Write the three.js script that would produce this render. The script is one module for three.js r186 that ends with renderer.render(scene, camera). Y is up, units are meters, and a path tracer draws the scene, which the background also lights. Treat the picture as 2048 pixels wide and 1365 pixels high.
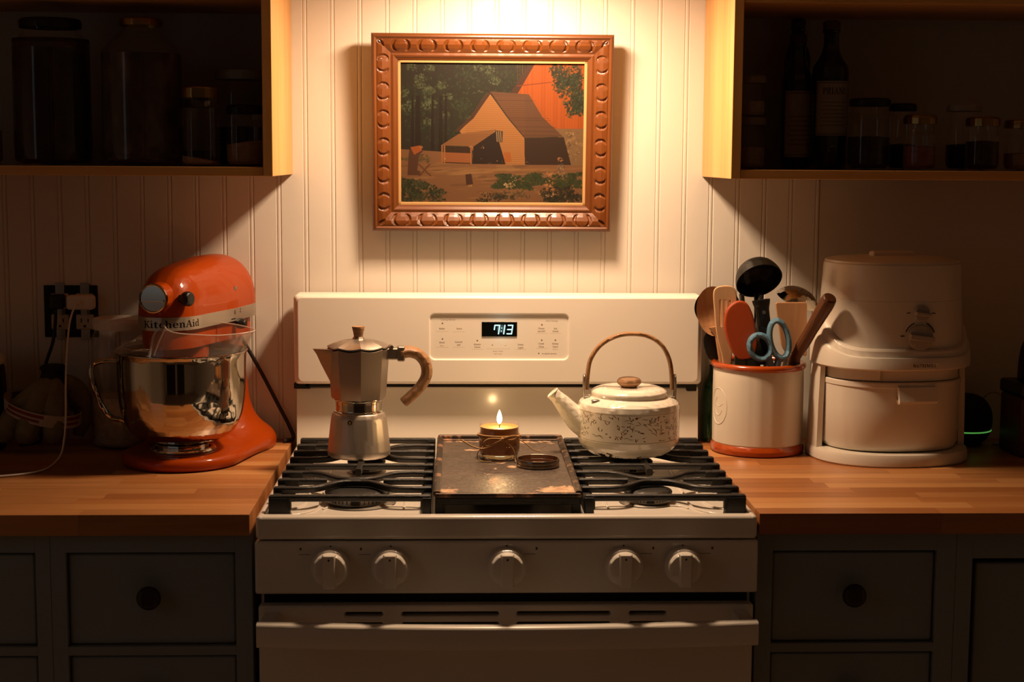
import * as THREE from 'three';
import { RoundedBoxGeometry } from 'three/addons/geometries/RoundedBoxGeometry.js';
import { mergeGeometries, toCreasedNormals } from 'three/addons/utils/BufferGeometryUtils.js';
import { RectAreaLightUniformsLib } from 'three/addons/lights/RectAreaLightUniformsLib.js';
import { MarchingCubes } from 'three/addons/objects/MarchingCubes.js';

// ---------- camera, light, exposure ----------
const scene = new THREE.Scene();
scene.background = new THREE.Color().setRGB(0.25, 0.254, 0.26); // late dusk outside the one window
const camera = new THREE.PerspectiveCamera(24.86, 2048 / 1365, 0.05, 40);
camera.rotation.order = 'YXZ';
camera.position.set(-0.0766, 1.4496, 2.9214);
camera.rotation.set(-0.118, -0.0354, 0.006);
camera.focus = 2.66;
camera.userData.fStop = 5.6;
const renderer = new THREE.WebGLRenderer({ antialias: true });
renderer.toneMapping = THREE.LinearToneMapping;
renderer.toneMappingExposure = 1.0;
renderer.shadowMap.enabled = true;
RectAreaLightUniformsLib.init();

// the one lamp of the room: a warm frosted lens in the underside of the range hood
const LAMP = { x: 0.03, y: 1.797, z: 0.285, w: 0.125, d: 0.115, color: [1, 0.675, 0.425], power: 278 };

// ---------- helpers ----------
const PI = Math.PI, V = (x, y, z) => new THREE.Vector3(x, y, z);
let seed = 7;
const rnd = () => { seed = (seed + 0x6d2b79f5) | 0; let t = Math.imul(seed ^ (seed >>> 15), 1 | seed); t = (t + Math.imul(t ^ (t >>> 7), 61 | t)) ^ t; return ((t ^ (t >>> 14)) >>> 0) / 4294967296; };
const rr = (a, b) => a + (b - a) * rnd();
const clamp = (x, a = 0, b = 1) => Math.min(b, Math.max(a, x));
const smooth = (a, b, x) => { const t = clamp((x - a) / (b - a)); return t * t * (3 - 2 * t); };
const lerp = (a, b, t) => a + (b - a) * t;

// tileable value noise: px, py are the numbers of cells over one tile
const hash = (x, y, s) => { let h = Math.imul(x, 374761393) ^ Math.imul(y, 668265263) ^ Math.imul(s, 1442695041); h = Math.imul(h ^ (h >>> 13), 1274126177); return ((h ^ (h >>> 16)) >>> 0) / 4294967296; };
function vnoise(u, v, px, py, s) {
  const x = u * px, y = v * py, x0 = Math.floor(x), y0 = Math.floor(y), fx = x - x0, fy = y - y0, a = fx * fx * (3 - 2 * fx), b = fy * fy * (3 - 2 * fy);
  const h = (i, j) => hash(((i % px) + px) % px, ((j % py) + py) % py, s);
  return lerp(lerp(h(x0, y0), h(x0 + 1, y0), a), lerp(h(x0, y0 + 1), h(x0 + 1, y0 + 1), a), b);
}
function fbm(u, v, px, py, oct, s) { let r = 0, w = 0.5, t = 0; for (let i = 0; i < oct; i++) { r += w * vnoise(u, v, px << i, py << i, s + i * 17); t += w; w *= 0.5; } return r / t; }
function tex(w, h, fn, { srgb = true, rx = 1, ry = 1 } = {}) {
  const d = new Uint8Array(w * h * 4);
  for (let j = 0; j < h; j++) for (let i = 0; i < w; i++) { const c = fn((i + 0.5) / w, (j + 0.5) / h), o = (j * w + i) * 4; d[o] = c[0]; d[o + 1] = c[1]; d[o + 2] = c[2]; d[o + 3] = 255; }
  const t = new THREE.DataTexture(d, w, h);
  t.magFilter = THREE.LinearFilter; t.minFilter = THREE.LinearFilter; t.wrapS = t.wrapT = THREE.RepeatWrapping;
  if (srgb) t.colorSpace = THREE.SRGBColorSpace;
  t.repeat.set(rx, ry); t.needsUpdate = true;
  return t;
}
const grey = (x) => { const g = clamp(x) * 255; return [g, g, g]; };
const mix3 = (a, b, t) => [0, 1, 2].map((i) => lerp(a[i], b[i], t));
// straight-grained wood; u runs along the grain
function woodTex(light, dark, s, { streak = 1, pores = 0.25 } = {}) {
  return tex(512, 512, (u, v) => {
    const warp = 0.05 * (fbm(u, v, 2, 3, 3, s) - 0.5);
    const broad = fbm(u, v + warp, 1, 9, 3, s + 5), line = fbm(u, v + warp, 3, 46, 3, s + 9), pore = fbm(u, v, 14, 150, 2, s + 23);
    const t = clamp(0.5 + streak * (0.9 * (broad - 0.5) + 0.9 * (line - 0.5)) + pores * (pore - 0.5));
    return mix3(light, dark, t).map((c) => clamp(c, 0, 255));
  });
}
function canvasTex(w, h, draw) {
  const c = document.createElement('canvas'); c.width = w; c.height = h; draw(c.getContext('2d'), w, h);
  const t = new THREE.CanvasTexture(c); t.colorSpace = THREE.SRGBColorSpace; t.magFilter = THREE.LinearFilter; return t;
}
const mats = [];
function mat(name, o) { const m = new THREE.MeshPhysicalMaterial({ roughness: 0.5, ...o }); m.name = name; mats.push(m); return m; }

// geometry
const place = (g, x = 0, y = 0, z = 0, rx = 0, ry = 0, rz = 0) => { if (rx) g.rotateX(rx); if (ry) g.rotateY(ry); if (rz) g.rotateZ(rz); return g.translate(x, y, z); };
const bx = (x0, x1, y0, y1, z0, z1, r = 0.002, seg = 2) => {
  const w = x1 - x0, h = y1 - y0, d = z1 - z0;
  const g = r ? new RoundedBoxGeometry(w, h, d, seg, Math.min(r, w / 2.01, h / 2.01, d / 2.01)) : new THREE.BoxGeometry(w, h, d);
  return g.translate((x0 + x1) / 2, (y0 + y1) / 2, (z0 + z1) / 2);
};
function lathe(pts, seg = 64, crease = 0.6) {
  const g = new THREE.LatheGeometry(pts.map(([r, y]) => new THREE.Vector2(r < 1e-5 ? 0 : r, y)), seg), p = g.attributes.position, ix = [];
  const same = (a, b) => Math.abs(p.getX(a) - p.getX(b)) + Math.abs(p.getY(a) - p.getY(b)) + Math.abs(p.getZ(a) - p.getZ(b)) < 1e-8;
  for (let i = 0; i < g.index.count; i += 3) { const [a, b, c] = [0, 1, 2].map((k) => g.index.getX(i + k)); if (!same(a, b) && !same(b, c) && !same(a, c)) ix.push(a, b, c); }
  g.setIndex(ix);
  return toCreasedNormals(g, crease);
}
// a smooth lathe outline through control points; a point [r, y, 1] is a sharp corner
function latheS(pts, seg = 64, sub = 6) {
  const out = [], runs = [[]];
  pts.forEach((p, i) => { runs[runs.length - 1].push(p); if (p[2] && i && i < pts.length - 1) runs.push([p]); });
  for (const run of runs) {
    if (run.length < 2) continue;
    const c = new THREE.CatmullRomCurve3(run.map(([r, y]) => V(r, y, 0)), false, 'centripetal'), n = run.length === 2 ? 1 : (run.length - 1) * sub;
    for (let i = 0; i <= n; i++) { const q = c.getPoint(i / n); out.push([Math.max(q.x, 0), q.y]); }
  }
  return lathe(out, seg);
}
const curve = (pts, closed = false) => new THREE.CatmullRomCurve3(pts.map((p) => (p.isVector3 ? p : V(...p))), closed, 'centripetal');
const tube = (pts, r, { seg = 40, rad = 10, closed = false } = {}) => {
  const c = curve(pts, closed), g = new THREE.TubeGeometry(c, seg, r, rad, closed);
  if (closed) return g;
  const caps = [0, 1].map((t) => { const s = new THREE.SphereGeometry(r, rad, 6), q = c.getPoint(t); return s.translate(q.x, q.y, q.z); });
  return merge([g, ...caps]);
};
const merge = (gs) => mergeGeometries(gs.map((g) => { let q = g.index ? g.toNonIndexed() : g; for (const k of Object.keys(q.attributes)) if (!['position', 'normal', 'uv'].includes(k)) q.deleteAttribute(k); if (!q.attributes.uv) q.setAttribute('uv', new THREE.BufferAttribute(new Float32Array(q.attributes.position.count * 2), 2)); return q; }), false);
// skin over rings of points (all rings the same count)
function loft(rings, { caps = true, crease = 0.7 } = {}) {
  const n = rings[0].length, p = [], uv = [], ix = [];
  rings.forEach((r, i) => { for (let j = 0; j <= n; j++) { const q = r[j % n]; p.push(q.x, q.y, q.z); uv.push(j / n, i / (rings.length - 1)); } });
  for (let i = 0; i < rings.length - 1; i++) for (let j = 0; j < n; j++) { const a = i * (n + 1) + j, b = a + n + 1; ix.push(a, a + 1, b, b, a + 1, b + 1); }
  if (caps) for (const [i, flip] of [[0, 1], [rings.length - 1, 0]]) {
    const c = rings[i].reduce((s, q) => s.add(q), V(0, 0, 0)).multiplyScalar(1 / n), at = p.length / 3;
    p.push(c.x, c.y, c.z); uv.push(0.5, 0.5);
    rings[i].forEach((q) => { p.push(q.x, q.y, q.z); uv.push(0.5, 0.5); });
    for (let j = 0; j < n; j++) { const a = at + 1 + j, b = at + 1 + ((j + 1) % n); if (flip) ix.push(at, b, a); else ix.push(at, a, b); }
  }
  let g = new THREE.BufferGeometry();
  g.setAttribute('position', new THREE.Float32BufferAttribute(p, 3)); g.setAttribute('uv', new THREE.Float32BufferAttribute(uv, 2)); g.setIndex(ix);
  return toCreasedNormals(g, crease);
}
// ring in the plane across an axis; a, b half sizes, e exponent (2 = ellipse, more = boxier)
function ring(axis, at, c1, c2, a, b, e = 2, n = 40) {
  const out = [];
  for (let i = 0; i < n; i++) {
    const t = (i / n) * 2 * PI, c = Math.cos(t), s = Math.sin(t), x = c1 + a * Math.sign(c) * Math.abs(c) ** (2 / e), y = c2 + b * Math.sign(s) * Math.abs(s) ** (2 / e);
    out.push(axis === 'z' ? V(x, y, at) : axis === 'y' ? V(x, at, -y) : V(at, y, -x));
  }
  return out;
}
// an elliptic section swept along a curve, both half sizes and turn varying with t
function sweep(pts, sec, { seg = 40, n = 16, side = V(0, 0, 1), crease = 1.2 } = {}) {
  const c = curve(pts), rings = [];
  for (let i = 0; i <= seg; i++) {
    const t = i / seg, q = c.getPoint(t), tan = c.getTangent(t), s = side.clone().addScaledVector(tan, -side.dot(tan)).normalize(), u = V(0, 0, 0).crossVectors(s, tan).normalize(), [a, b, e = 2] = sec(t);
    rings.push(Array.from({ length: n }, (_, j) => { const w = (j / n) * 2 * PI, cw = Math.cos(w), sw = Math.sin(w); return q.clone().addScaledVector(u, a * Math.sign(cw) * Math.abs(cw) ** (2 / e)).addScaledVector(s, b * Math.sign(sw) * Math.abs(sw) ** (2 / e)); }));
  }
  return loft(rings, { crease });
}
const extrude = (shape, depth, bevel = 0, seg = 2, cs = 12) => new THREE.ExtrudeGeometry(shape, { depth: Math.max(depth - 2 * bevel, 1e-4), bevelEnabled: bevel > 0, bevelThickness: bevel, bevelSize: bevel, bevelOffset: -bevel, bevelSegments: seg, curveSegments: cs }).translate(0, 0, bevel);
function rrect(x0, x1, y0, y1, r, S = THREE.Shape) {
  const s = new S();
  s.moveTo(x0 + r, y0); s.lineTo(x1 - r, y0); s.absarc(x1 - r, y0 + r, r, -PI / 2, 0); s.lineTo(x1, y1 - r); s.absarc(x1 - r, y1 - r, r, 0, PI / 2); s.lineTo(x0 + r, y1); s.absarc(x0 + r, y1 - r, r, PI / 2, PI); s.lineTo(x0, y0 + r); s.absarc(x0 + r, y0 + r, r, PI, 1.5 * PI);
  return s;
}
const smoothShape = (pts, S = THREE.Shape, div = 8) => { const c = curve(pts.map(([x, y]) => V(x, y, 0)), true); return new S(c.getPoints(pts.length * div).map((q) => new THREE.Vector2(q.x, q.y))); };
// signed-distance solid -> mesh
function solid(fn, cx, cy, cz, half, res = 96) {
  const mc = new MarchingCubes(res, new THREE.MeshBasicMaterial(), false, false, 250000);
  mc.isolation = 0;
  const h = res / 2;
  for (let k = 0; k < res; k++) for (let j = 0; j < res; j++) for (let i = 0; i < res; i++) mc.field[k * res * res + j * res + i] = -fn(cx + ((i - h) / h) * half, cy + ((j - h) / h) * half, cz + ((k - h) / h) * half);
  mc.update();
  const n = mc.count * 3, p = mc.positionArray.slice(0, n), nr = mc.normalArray.slice(0, n);
  for (let i = 0; i < n; i += 3) { p[i] = cx + p[i] * half; p[i + 1] = cy + p[i + 1] * half; p[i + 2] = cz + p[i + 2] * half; const l = Math.hypot(nr[i], nr[i + 1], nr[i + 2]) || 1; nr[i] /= l; nr[i + 1] /= l; nr[i + 2] /= l; }
  const g = new THREE.BufferGeometry();
  g.setAttribute('position', new THREE.BufferAttribute(p, 3)); g.setAttribute('normal', new THREE.BufferAttribute(nr, 3));
  // outward normals: flip when they point into the solid
  let s = 0; for (let i = 0; i < Math.min(n, 3000); i += 3) s += Math.sign(fn(p[i] + nr[i] * 0.002, p[i + 1] + nr[i + 1] * 0.002, p[i + 2] + nr[i + 2] * 0.002));
  if (s < 0) for (let i = 0; i < n; i++) nr[i] = -nr[i];
  return g;
}
const smin = (a, b, k) => { const h = clamp(0.5 + (0.5 * (b - a)) / k); return lerp(b, a, h) - k * h * (1 - h); };
// uv in metres from the piece's own axes; grain runs along axis g
function grainUV(geo, g = 'x', scale = 1, ou = 0, ov = 0) {
  const q = geo.index ? geo.toNonIndexed() : geo, p = q.attributes.position, nm = q.attributes.normal, uv = new Float32Array(p.count * 2), get = { x: 'getX', y: 'getY', z: 'getZ' };
  const others = ['x', 'y', 'z'].filter((a) => a !== g);
  for (let i = 0; i < p.count; i++) {
    const n0 = Math.abs(nm[get[others[0]]](i)), n1 = Math.abs(nm[get[others[1]]](i));
    uv[2 * i] = p[get[g]](i) * scale + ou;
    uv[2 * i + 1] = p[get[n0 > n1 ? others[1] : others[0]]](i) * scale + ov;
  }
  q.setAttribute('uv', new THREE.BufferAttribute(uv, 2));
  return q;
}

// scene graph
const taken = {};
const numbered = (n) => { const k = taken[n] ?? 0; taken[n] = k + 1; return k ? `${n}_${String(k).padStart(3, '0')}` : n; };
function tag(o, label, category, group) { o.userData = { ...o.userData, label, category }; if (group) o.userData.group = group; return o; }
function thing(name, label, category, [x, y, z] = [0, 0, 0], turn = 0, group) {
  const o = new THREE.Group(); o.name = numbered(name); o.position.set(x, y, z); o.rotation.y = turn; scene.add(o);
  return tag(o, label, category, group);
}
function obj(name, geo, m, parent, label) {
  const o = new THREE.Mesh(Array.isArray(geo) ? merge(geo) : geo, m);
  o.castShadow = o.receiveShadow = true;
  const at = parent ?? scene;
  if (at === scene) o.name = numbered(name);
  else { at.userData.names ??= {}; const k = at.userData.names[name] ?? 0; at.userData.names[name] = k + 1; o.name = k ? `${name}_${String(k).padStart(3, '0')}` : name; }
  if (label) o.userData.label = label;
  at.add(o);
  return o;
}
function struct(name, geo, m) { const o = geo ? obj(name, geo, m) : new THREE.Group(); if (!geo) { o.name = numbered(name); scene.add(o); } o.userData.kind = 'structure'; return o; }

// ---------- materials ----------
const paintBump = tex(256, 256, (u, v) => grey(0.5 + 0.5 * (fbm(u, v, 8, 8, 4, 3) - 0.5)), { srgb: false, rx: 6, ry: 6 });
const speckBump = tex(256, 256, (u, v) => grey(fbm(u, v, 40, 40, 3, 8)), { srgb: false });
const M = {
  wallPaint: mat('wall_paint', { color: 0xd8d1c5, roughness: 0.42, bumpMap: paintBump, bumpScale: 0.0004 }),
  plainPaint: mat('plain_paint', { color: 0xc9c1b2, roughness: 0.6, bumpMap: paintBump, bumpScale: 0.0006 }),
  roomPaint: mat('room_paint', { color: 0xd2c8b9, roughness: 0.8 }),
  ceiling: mat('ceiling_paint', { color: 0xcfc8bc, roughness: 0.9 }),
  enamel: mat('white_enamel', { color: 0xe4dccf, roughness: 0.28, clearcoat: 0.5, clearcoatRoughness: 0.12 }),
  panelEnamel: mat('panel_enamel', { color: 0xe4dccf, roughness: 0.38 }),
  black: mat('black_gap', { color: 0x0c0a09, roughness: 0.8 }),
  blackPlastic: mat('black_plastic', { color: 0x14130f, roughness: 0.38 }),
  iron: mat('cast_iron', { color: 0x191714, roughness: 0.46, bumpMap: speckBump, bumpScale: 0.0004 }),
  chrome: mat('chrome', { color: 0xd8d2c8, metalness: 1, roughness: 0.12 }),
  steel: mat('polished_steel', { color: 0xc9c2b6, metalness: 1, roughness: 0.07 }),
  dullSteel: mat('dull_steel', { color: 0xa8a196, metalness: 1, roughness: 0.35 }),
  aluminium: mat('cast_aluminium', { color: 0xa99d90, metalness: 0.95, roughness: 0.4 }),
  satin: mat('satin_aluminium', { color: 0xc6bbae, metalness: 0.85, roughness: 0.42 }),
  orange: mat('orange_enamel', { color: 0x9c3b03, roughness: 0.4, specularIntensity: 0.2, clearcoat: 0.4, clearcoatRoughness: 0.03 }),
  orangeSilicone: mat('orange_silicone', { color: 0xa54212, roughness: 0.55 }),
  orangeGlaze: mat('orange_glaze', { color: 0xab450c, roughness: 0.25, clearcoat: 0.7, clearcoatRoughness: 0.1 }),
  cream: mat('cream_glaze', { color: 0xe2d8c6, roughness: 0.35, clearcoat: 0.3, clearcoatRoughness: 0.2 }),
  creamPlastic: mat('cream_plastic', { color: 0xdcd3c3, roughness: 0.3, clearcoat: 0.25, clearcoatRoughness: 0.1 }),
  greyPlastic: mat('grey_plastic', { color: 0xa9a194, roughness: 0.4 }),
  kettleEnamel: mat('kettle_enamel', { color: 0xeae2d0, roughness: 0.2, clearcoat: 0.8, clearcoatRoughness: 0.06 }),
  cabinetPaint: mat('cabinet_paint', { color: 0x81878a, roughness: 0.55, bumpMap: paintBump, bumpScale: 0.0005 }),
  darkKnob: mat('dark_knob', { color: 0x24110a, roughness: 0.4 }),
  glass: mat('jar_glass', { color: 0xffffff, roughness: 0.03, transmission: 1, thickness: 0, ior: 1.5 }),
  greenGlass: mat('green_glass', { color: 0x2e6a35, roughness: 0.05, transmission: 0.75, thickness: 0, ior: 1.5 }),
  darkGlass: mat('dark_bottle_glass', { color: 0x101a14, roughness: 0.06, clearcoat: 0.5 }),
  clearPlastic: mat('clear_plastic', { color: 0xf4ece4, roughness: 0.14, transmission: 0.8, thickness: 0, ior: 1.5 }),
  white: mat('white_plastic', { color: 0xe8e2d6, roughness: 0.35 }),
  wire: mat('cable_rubber', { color: 0x17140f, roughness: 0.5 }),
};

// ---------- the room ----------
const RX0 = -1.75, RX1 = 1.95, RZ = 4.3, RY = 2.45;
const floorWood = [11, 12, 13].map((s) => mat('floor_board', { map: woodTex([190, 162, 130], [156, 128, 98], s), roughness: 0.5 }));
{
  const f = struct('floor');
  obj('subfloor', bx(RX0 - 0.1, RX1 + 0.1, -0.12, -0.02, -0.1, RZ + 0.1, 0), M.black, f);
  for (let i = 0, x = RX0; x < RX1 - 1e-6; i++, x += 0.185) obj('floor_board', grainUV(bx(x + 0.0008, Math.min(x + 0.1842, RX1), -0.02, 0, 0, RZ, 0), 'z', 1, rnd(), rnd()), floorWood[i % 3], f);
  struct('ceiling', bx(RX0 - 0.1, RX1 + 0.1, RY, RY + 0.1, -0.1, RZ + 0.1, 0), M.ceiling);
  const wl = (y0, y1, z0, z1) => bx(RX0 - 0.1, RX0, y0, y1, z0, z1, 0);
  struct('wall_left', [wl(0, 1, -0.1, RZ + 0.1), wl(2.1, RY, -0.1, RZ + 0.1), wl(1, 2.1, -0.1, 1.5), wl(1, 2.1, 2.5, RZ + 0.1)], M.roomPaint);
  const win = struct('window_1');
  obj('window_frame', [bx(RX0 - 0.09, RX0 - 0.03, 1, 1.05, 1.5, 2.5, 0.003), bx(RX0 - 0.09, RX0 - 0.03, 2.05, 2.1, 1.5, 2.5, 0.003), bx(RX0 - 0.09, RX0 - 0.03, 1.05, 2.05, 1.5, 1.55, 0.003), bx(RX0 - 0.09, RX0 - 0.03, 1.05, 2.05, 2.45, 2.5, 0.003), bx(RX0 - 0.085, RX0 - 0.035, 1.05, 2.05, 1.98, 2.02, 0.003)], M.cabinetPaint, win);
  for (const [a, b] of [[1.55, 1.98], [2.02, 2.45]]) obj('pane', bx(RX0 - 0.062, RX0 - 0.058, 1.05, 2.05, a, b, 0), M.glass, win);
  struct('wall_right', bx(RX1, RX1 + 0.1, 0, RY, -0.1, RZ + 0.1, 0), M.roomPaint);
  struct('wall_front', bx(RX0, RX1, 0, RY, RZ, RZ + 0.1, 0), M.roomPaint);
  // two dark doors in the wall behind the photographer, seen only as dark stripes in the steel bowl
  for (const [n, x0, x1] of [['door_1', -1.55, -0.72], ['door_2', -0.42, 0.5]]) {
    const d = struct(n);
    obj('door_leaf', bx(x0, x1, 0, 2.05, RZ - 0.045, RZ, 0.004), M.darkKnob, d);
  }
}
// beadboard: every board a piece of its own, a flat face and one bead between two grooves
const BEAD0 = -0.3608, PITCH = 0.0508, KFIRST = -27, KLAST = 19;
{
  const w = struct('wall_back');
  obj('wall_core', bx(RX0, RX1, 0, RY, -0.1, -0.0075, 0), M.plainPaint, w);
  const s = new THREE.Shape();
  s.moveTo(0, -0.0075); s.lineTo(0, -0.0016); s.lineTo(0.0013, 0); s.lineTo(0.0419, 0); s.lineTo(0.0432, -0.0016);
  for (let i = 0; i <= 10; i++) { const a = PI - (i / 10) * PI; s.lineTo(0.0468 + 0.0035 * Math.cos(a), -0.0017 + 0.0019 * Math.sin(a)); }
  s.lineTo(0.0507, -0.0018); s.lineTo(0.0507, -0.0075);
  const board = toCreasedNormals(new THREE.ExtrudeGeometry(s, { depth: RY, bevelEnabled: false }).rotateX(PI / 2).translate(0, RY, 0), 0.5);
  for (let k = KFIRST; k <= KLAST; k++) {
    const o = obj('plank', board, M.wallPaint, w);
    o.position.set(BEAD0 + PITCH * k - 0.0468, 0, 0);
  }
  // smooth plastered wall beyond the last bead
  obj('plaster', bx(BEAD0 + PITCH * KLAST + 0.0046, RX1, 0, RY, -0.0075, -0.001, 0.001), M.plainPaint, w);
}

// ---------- range hood, over the top edge of the picture, and its lamp ----------
{
  const h = thing('range_hood', 'white range hood fixed between the wall cabinets above the stove', 'hood', [0, LAMP.y, 0]);
  obj('canopy', bx(-0.378, 0.378, 0.012, 0.17, 0.004, 0.5, 0.006), M.enamel, h);
  obj('lip', bx(-0.378, 0.378, -0.006, 0.014, 0.488, 0.5, 0.003), M.enamel, h);
  obj('lens_rim', [bx(LAMP.x - 0.08, LAMP.x + 0.08, 0.002, 0.014, LAMP.z - 0.076, LAMP.z - 0.064, 0.002), bx(LAMP.x - 0.08, LAMP.x + 0.08, 0.002, 0.014, LAMP.z + 0.064, LAMP.z + 0.076, 0.002), bx(LAMP.x - 0.08, LAMP.x - 0.068, 0.002, 0.014, LAMP.z - 0.076, LAMP.z + 0.076, 0.002), bx(LAMP.x + 0.068, LAMP.x + 0.08, 0.002, 0.014, LAMP.z - 0.076, LAMP.z + 0.076, 0.002)], M.dullSteel, h);
  const lens = mat('lit_lamp_lens', { color: 0xfff2dd, roughness: 0.5, emissive: new THREE.Color().setRGB(...LAMP.color), emissiveIntensity: 4 });
  obj('lamp_lens', bx(LAMP.x - 0.068, LAMP.x + 0.068, 0.003, 0.013, LAMP.z - 0.064, LAMP.z + 0.064, 0.002), lens, h);
  const l = new THREE.RectAreaLight(new THREE.Color().setRGB(...LAMP.color), LAMP.power, LAMP.w, LAMP.d);
  l.name = 'hood_lamp_light'; l.position.set(LAMP.x, LAMP.y, LAMP.z); l.lookAt(LAMP.x, 0, LAMP.z); l.castShadow = true;
  scene.add(l);
}

// ---------- wall cabinets: open pine boxes ----------
const pine = [21, 22].map((s) => mat('pine_board', { map: woodTex([222, 172, 104], [196, 138, 72], s, { streak: 0.8 }), roughness: 0.42 }));
const cabinetBack = mat('cabinet_back_paint', { color: 0xc4beb4, roughness: 0.7 });
const CY = 1.416, CZ = 0.3116;
function wallCabinet(side, label) {
  const xi = side < 0 ? -0.3848 : 0.3833, xo = side * 1.28, a = Math.min(xi, xo), b = Math.max(xi, xo), t = 0.0165;
  const c = thing('wall_cabinet', label, 'cabinet', [(a + b) / 2, CY, 0]), L = (x) => x - (a + b) / 2;
  const top = 2.26 - CY, inner = side < 0 ? [L(b) - t, L(b)] : [L(a), L(a) + t], outer = side < 0 ? [L(a), L(a) + t] : [L(b) - t, L(b)];
  for (const [p, i] of [[inner, 0], [outer, 1]]) obj('side_board', grainUV(bx(p[0], p[1], 0, top, 0.0006, CZ, 0.0012), 'y', 1.4, 0.3 * i + 0.1, 0.2 + 0.37 * (side > 0)), pine[i], c);
  const x0 = L(a) + t, x1 = L(b) - t;
  obj('bottom_board', grainUV(bx(x0, x1, 0, 0.0155, 0.001, CZ - 0.0008, 0.0012), 'x', 1.4, 0.1, 0.6), pine[1], c);
  obj('shelf', grainUV(bx(x0, x1, 0.293, 0.309, 0.012, CZ - 0.002, 0.0012), 'x', 1.4, 0.5, 0.1), pine[1], c);
  obj('top_board', grainUV(bx(x0, x1, top - 0.0165, top, 0.001, CZ, 0.0012), 'x', 1.4, 0.5, 0.1), pine[1], c);
  obj('back_panel', bx(x0, x1, 0.0155, top - 0.0165, 0.002, 0.008, 0), cabinetBack, c);
  return c;
}
wallCabinet(-1, 'open pine wall cabinet holding the two big glass jars');
wallCabinet(1, 'open pine wall cabinet holding dark bottles and small jars');

// ---------- base cabinets ----------
function drawerFront(parent, x0, x1, y0, y1, z, knob, name = 'drawer') {
  // a flat panel set a little into its frame with a rounded border
  const d = obj(name, bx(x0, x1, y0, y1, z - 0.018, z, 0.004, 3), M.cabinetPaint, parent);
  if (knob) obj('knob', place(latheS([[0, 0], [0.007, 0], [0.0065, 0.008], [0.009, 0.012], [0.0165, 0.016], [0.0185, 0.022], [0.015, 0.028], [0, 0.0305]], 28), knob[0], knob[1], z, PI / 2), M.darkKnob, d, 'dark round knob');
  return d;
}
function frameBar(list, x0, x1, y0, y1, z1 = 0.61) { list.push(bx(x0, x1, y0, y1, z1 - 0.02, z1, 0.002)); }
function baseCabinet(label, x0, x1, build) {
  const c = thing('base_cabinet', label, 'cabinet', [(x0 + x1) / 2, 0, 0]), L = (x) => x - (x0 + x1) / 2;
  obj('carcass', [bx(L(x0), L(x0) + 0.016, 0.1, 0.882, 0.01, 0.589, 0), bx(L(x1) - 0.016, L(x1), 0.1, 0.882, 0.01, 0.589, 0), bx(L(x0), L(x1), 0.1, 0.118, 0.01, 0.589, 0), bx(L(x0), L(x1), 0.1, 0.882, 0.01, 0.02, 0)], M.cabinetPaint, c);
  obj('toe_kick', bx(L(x0), L(x1), 0, 0.1, 0.03, 0.53, 0), M.black, c);
  build(c, L);
  return c;
}
function faceFrame(c, L, x0, x1, opens) {
  // two stiles and a rail above, below and between the openings
  const [a, b] = opens[0], ys = opens.map((o) => [o[2], o[3]]).sort((p, q) => p[0] - q[0]);
  for (const [p, q] of [[x0, a], [b, x1]]) obj('stile', bx(L(p), L(q), 0.1, 0.882, 0.59, 0.61, 0.0006), M.cabinetPaint, c);
  let y = 0.1;
  for (const [lo, hi] of [...ys, [0.882, 0.882]]) { obj('rail', bx(L(a), L(b), y, lo, 0.59, 0.61, 0.0006), M.cabinetPaint, c); y = hi; }
}
const DRW = [[0.704, 0.851], [0.545, 0.69], [0.335, 0.53], [0.13, 0.32]];
baseCabinet('painted base cabinet with drawers beside the stove under the mixer counter', -0.692, -0.3885, (c, L) => {
  faceFrame(c, L, -0.692, -0.3885, DRW.map(([a, b]) => [-0.669, -0.414, a, b]));
  for (const [a, b] of DRW) drawerFront(c, L(-0.6675), L(-0.4155), a + 0.0012, b - 0.0035, 0.602, [L(-0.543), (a + b) / 2 + 0.006]);
});
baseCabinet('painted base cabinet with drawers further along under the outlet wall', -1.28, -0.6925, (c, L) => {
  faceFrame(c, L, -1.28, -0.6925, DRW.map(([a, b]) => [-1.25, -0.715, a, b]));
  for (const [a, b] of DRW) drawerFront(c, L(-1.248), L(-0.7175), a + 0.0012, b - 0.0035, 0.603, [L(-0.98), (a + b) / 2 + 0.006]);
});
baseCabinet('painted base cabinet with drawers beside the stove under the utensil crock', 0.3835, 0.694, (c, L) => {
  faceFrame(c, L, 0.3835, 0.694, DRW.map(([a, b]) => [0.409, 0.664, a, b]));
  for (const [a, b] of DRW) drawerFront(c, L(0.4105), L(0.6625), a + 0.0012, b - 0.0035, 0.603, [L(0.534), (a + b) / 2 + 0.006]);
});
baseCabinet('painted base cabinet with a sunken door under the grain mill counter', 0.6945, 1.28, (c, L) => {
  faceFrame(c, L, 0.6945, 1.28, [[0.72, 1.25, 0.13, 0.838]]);
  drawerFront(c, L(0.731), L(1.246), 0.134, 0.827, 0.594, null, 'door');
});

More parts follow.
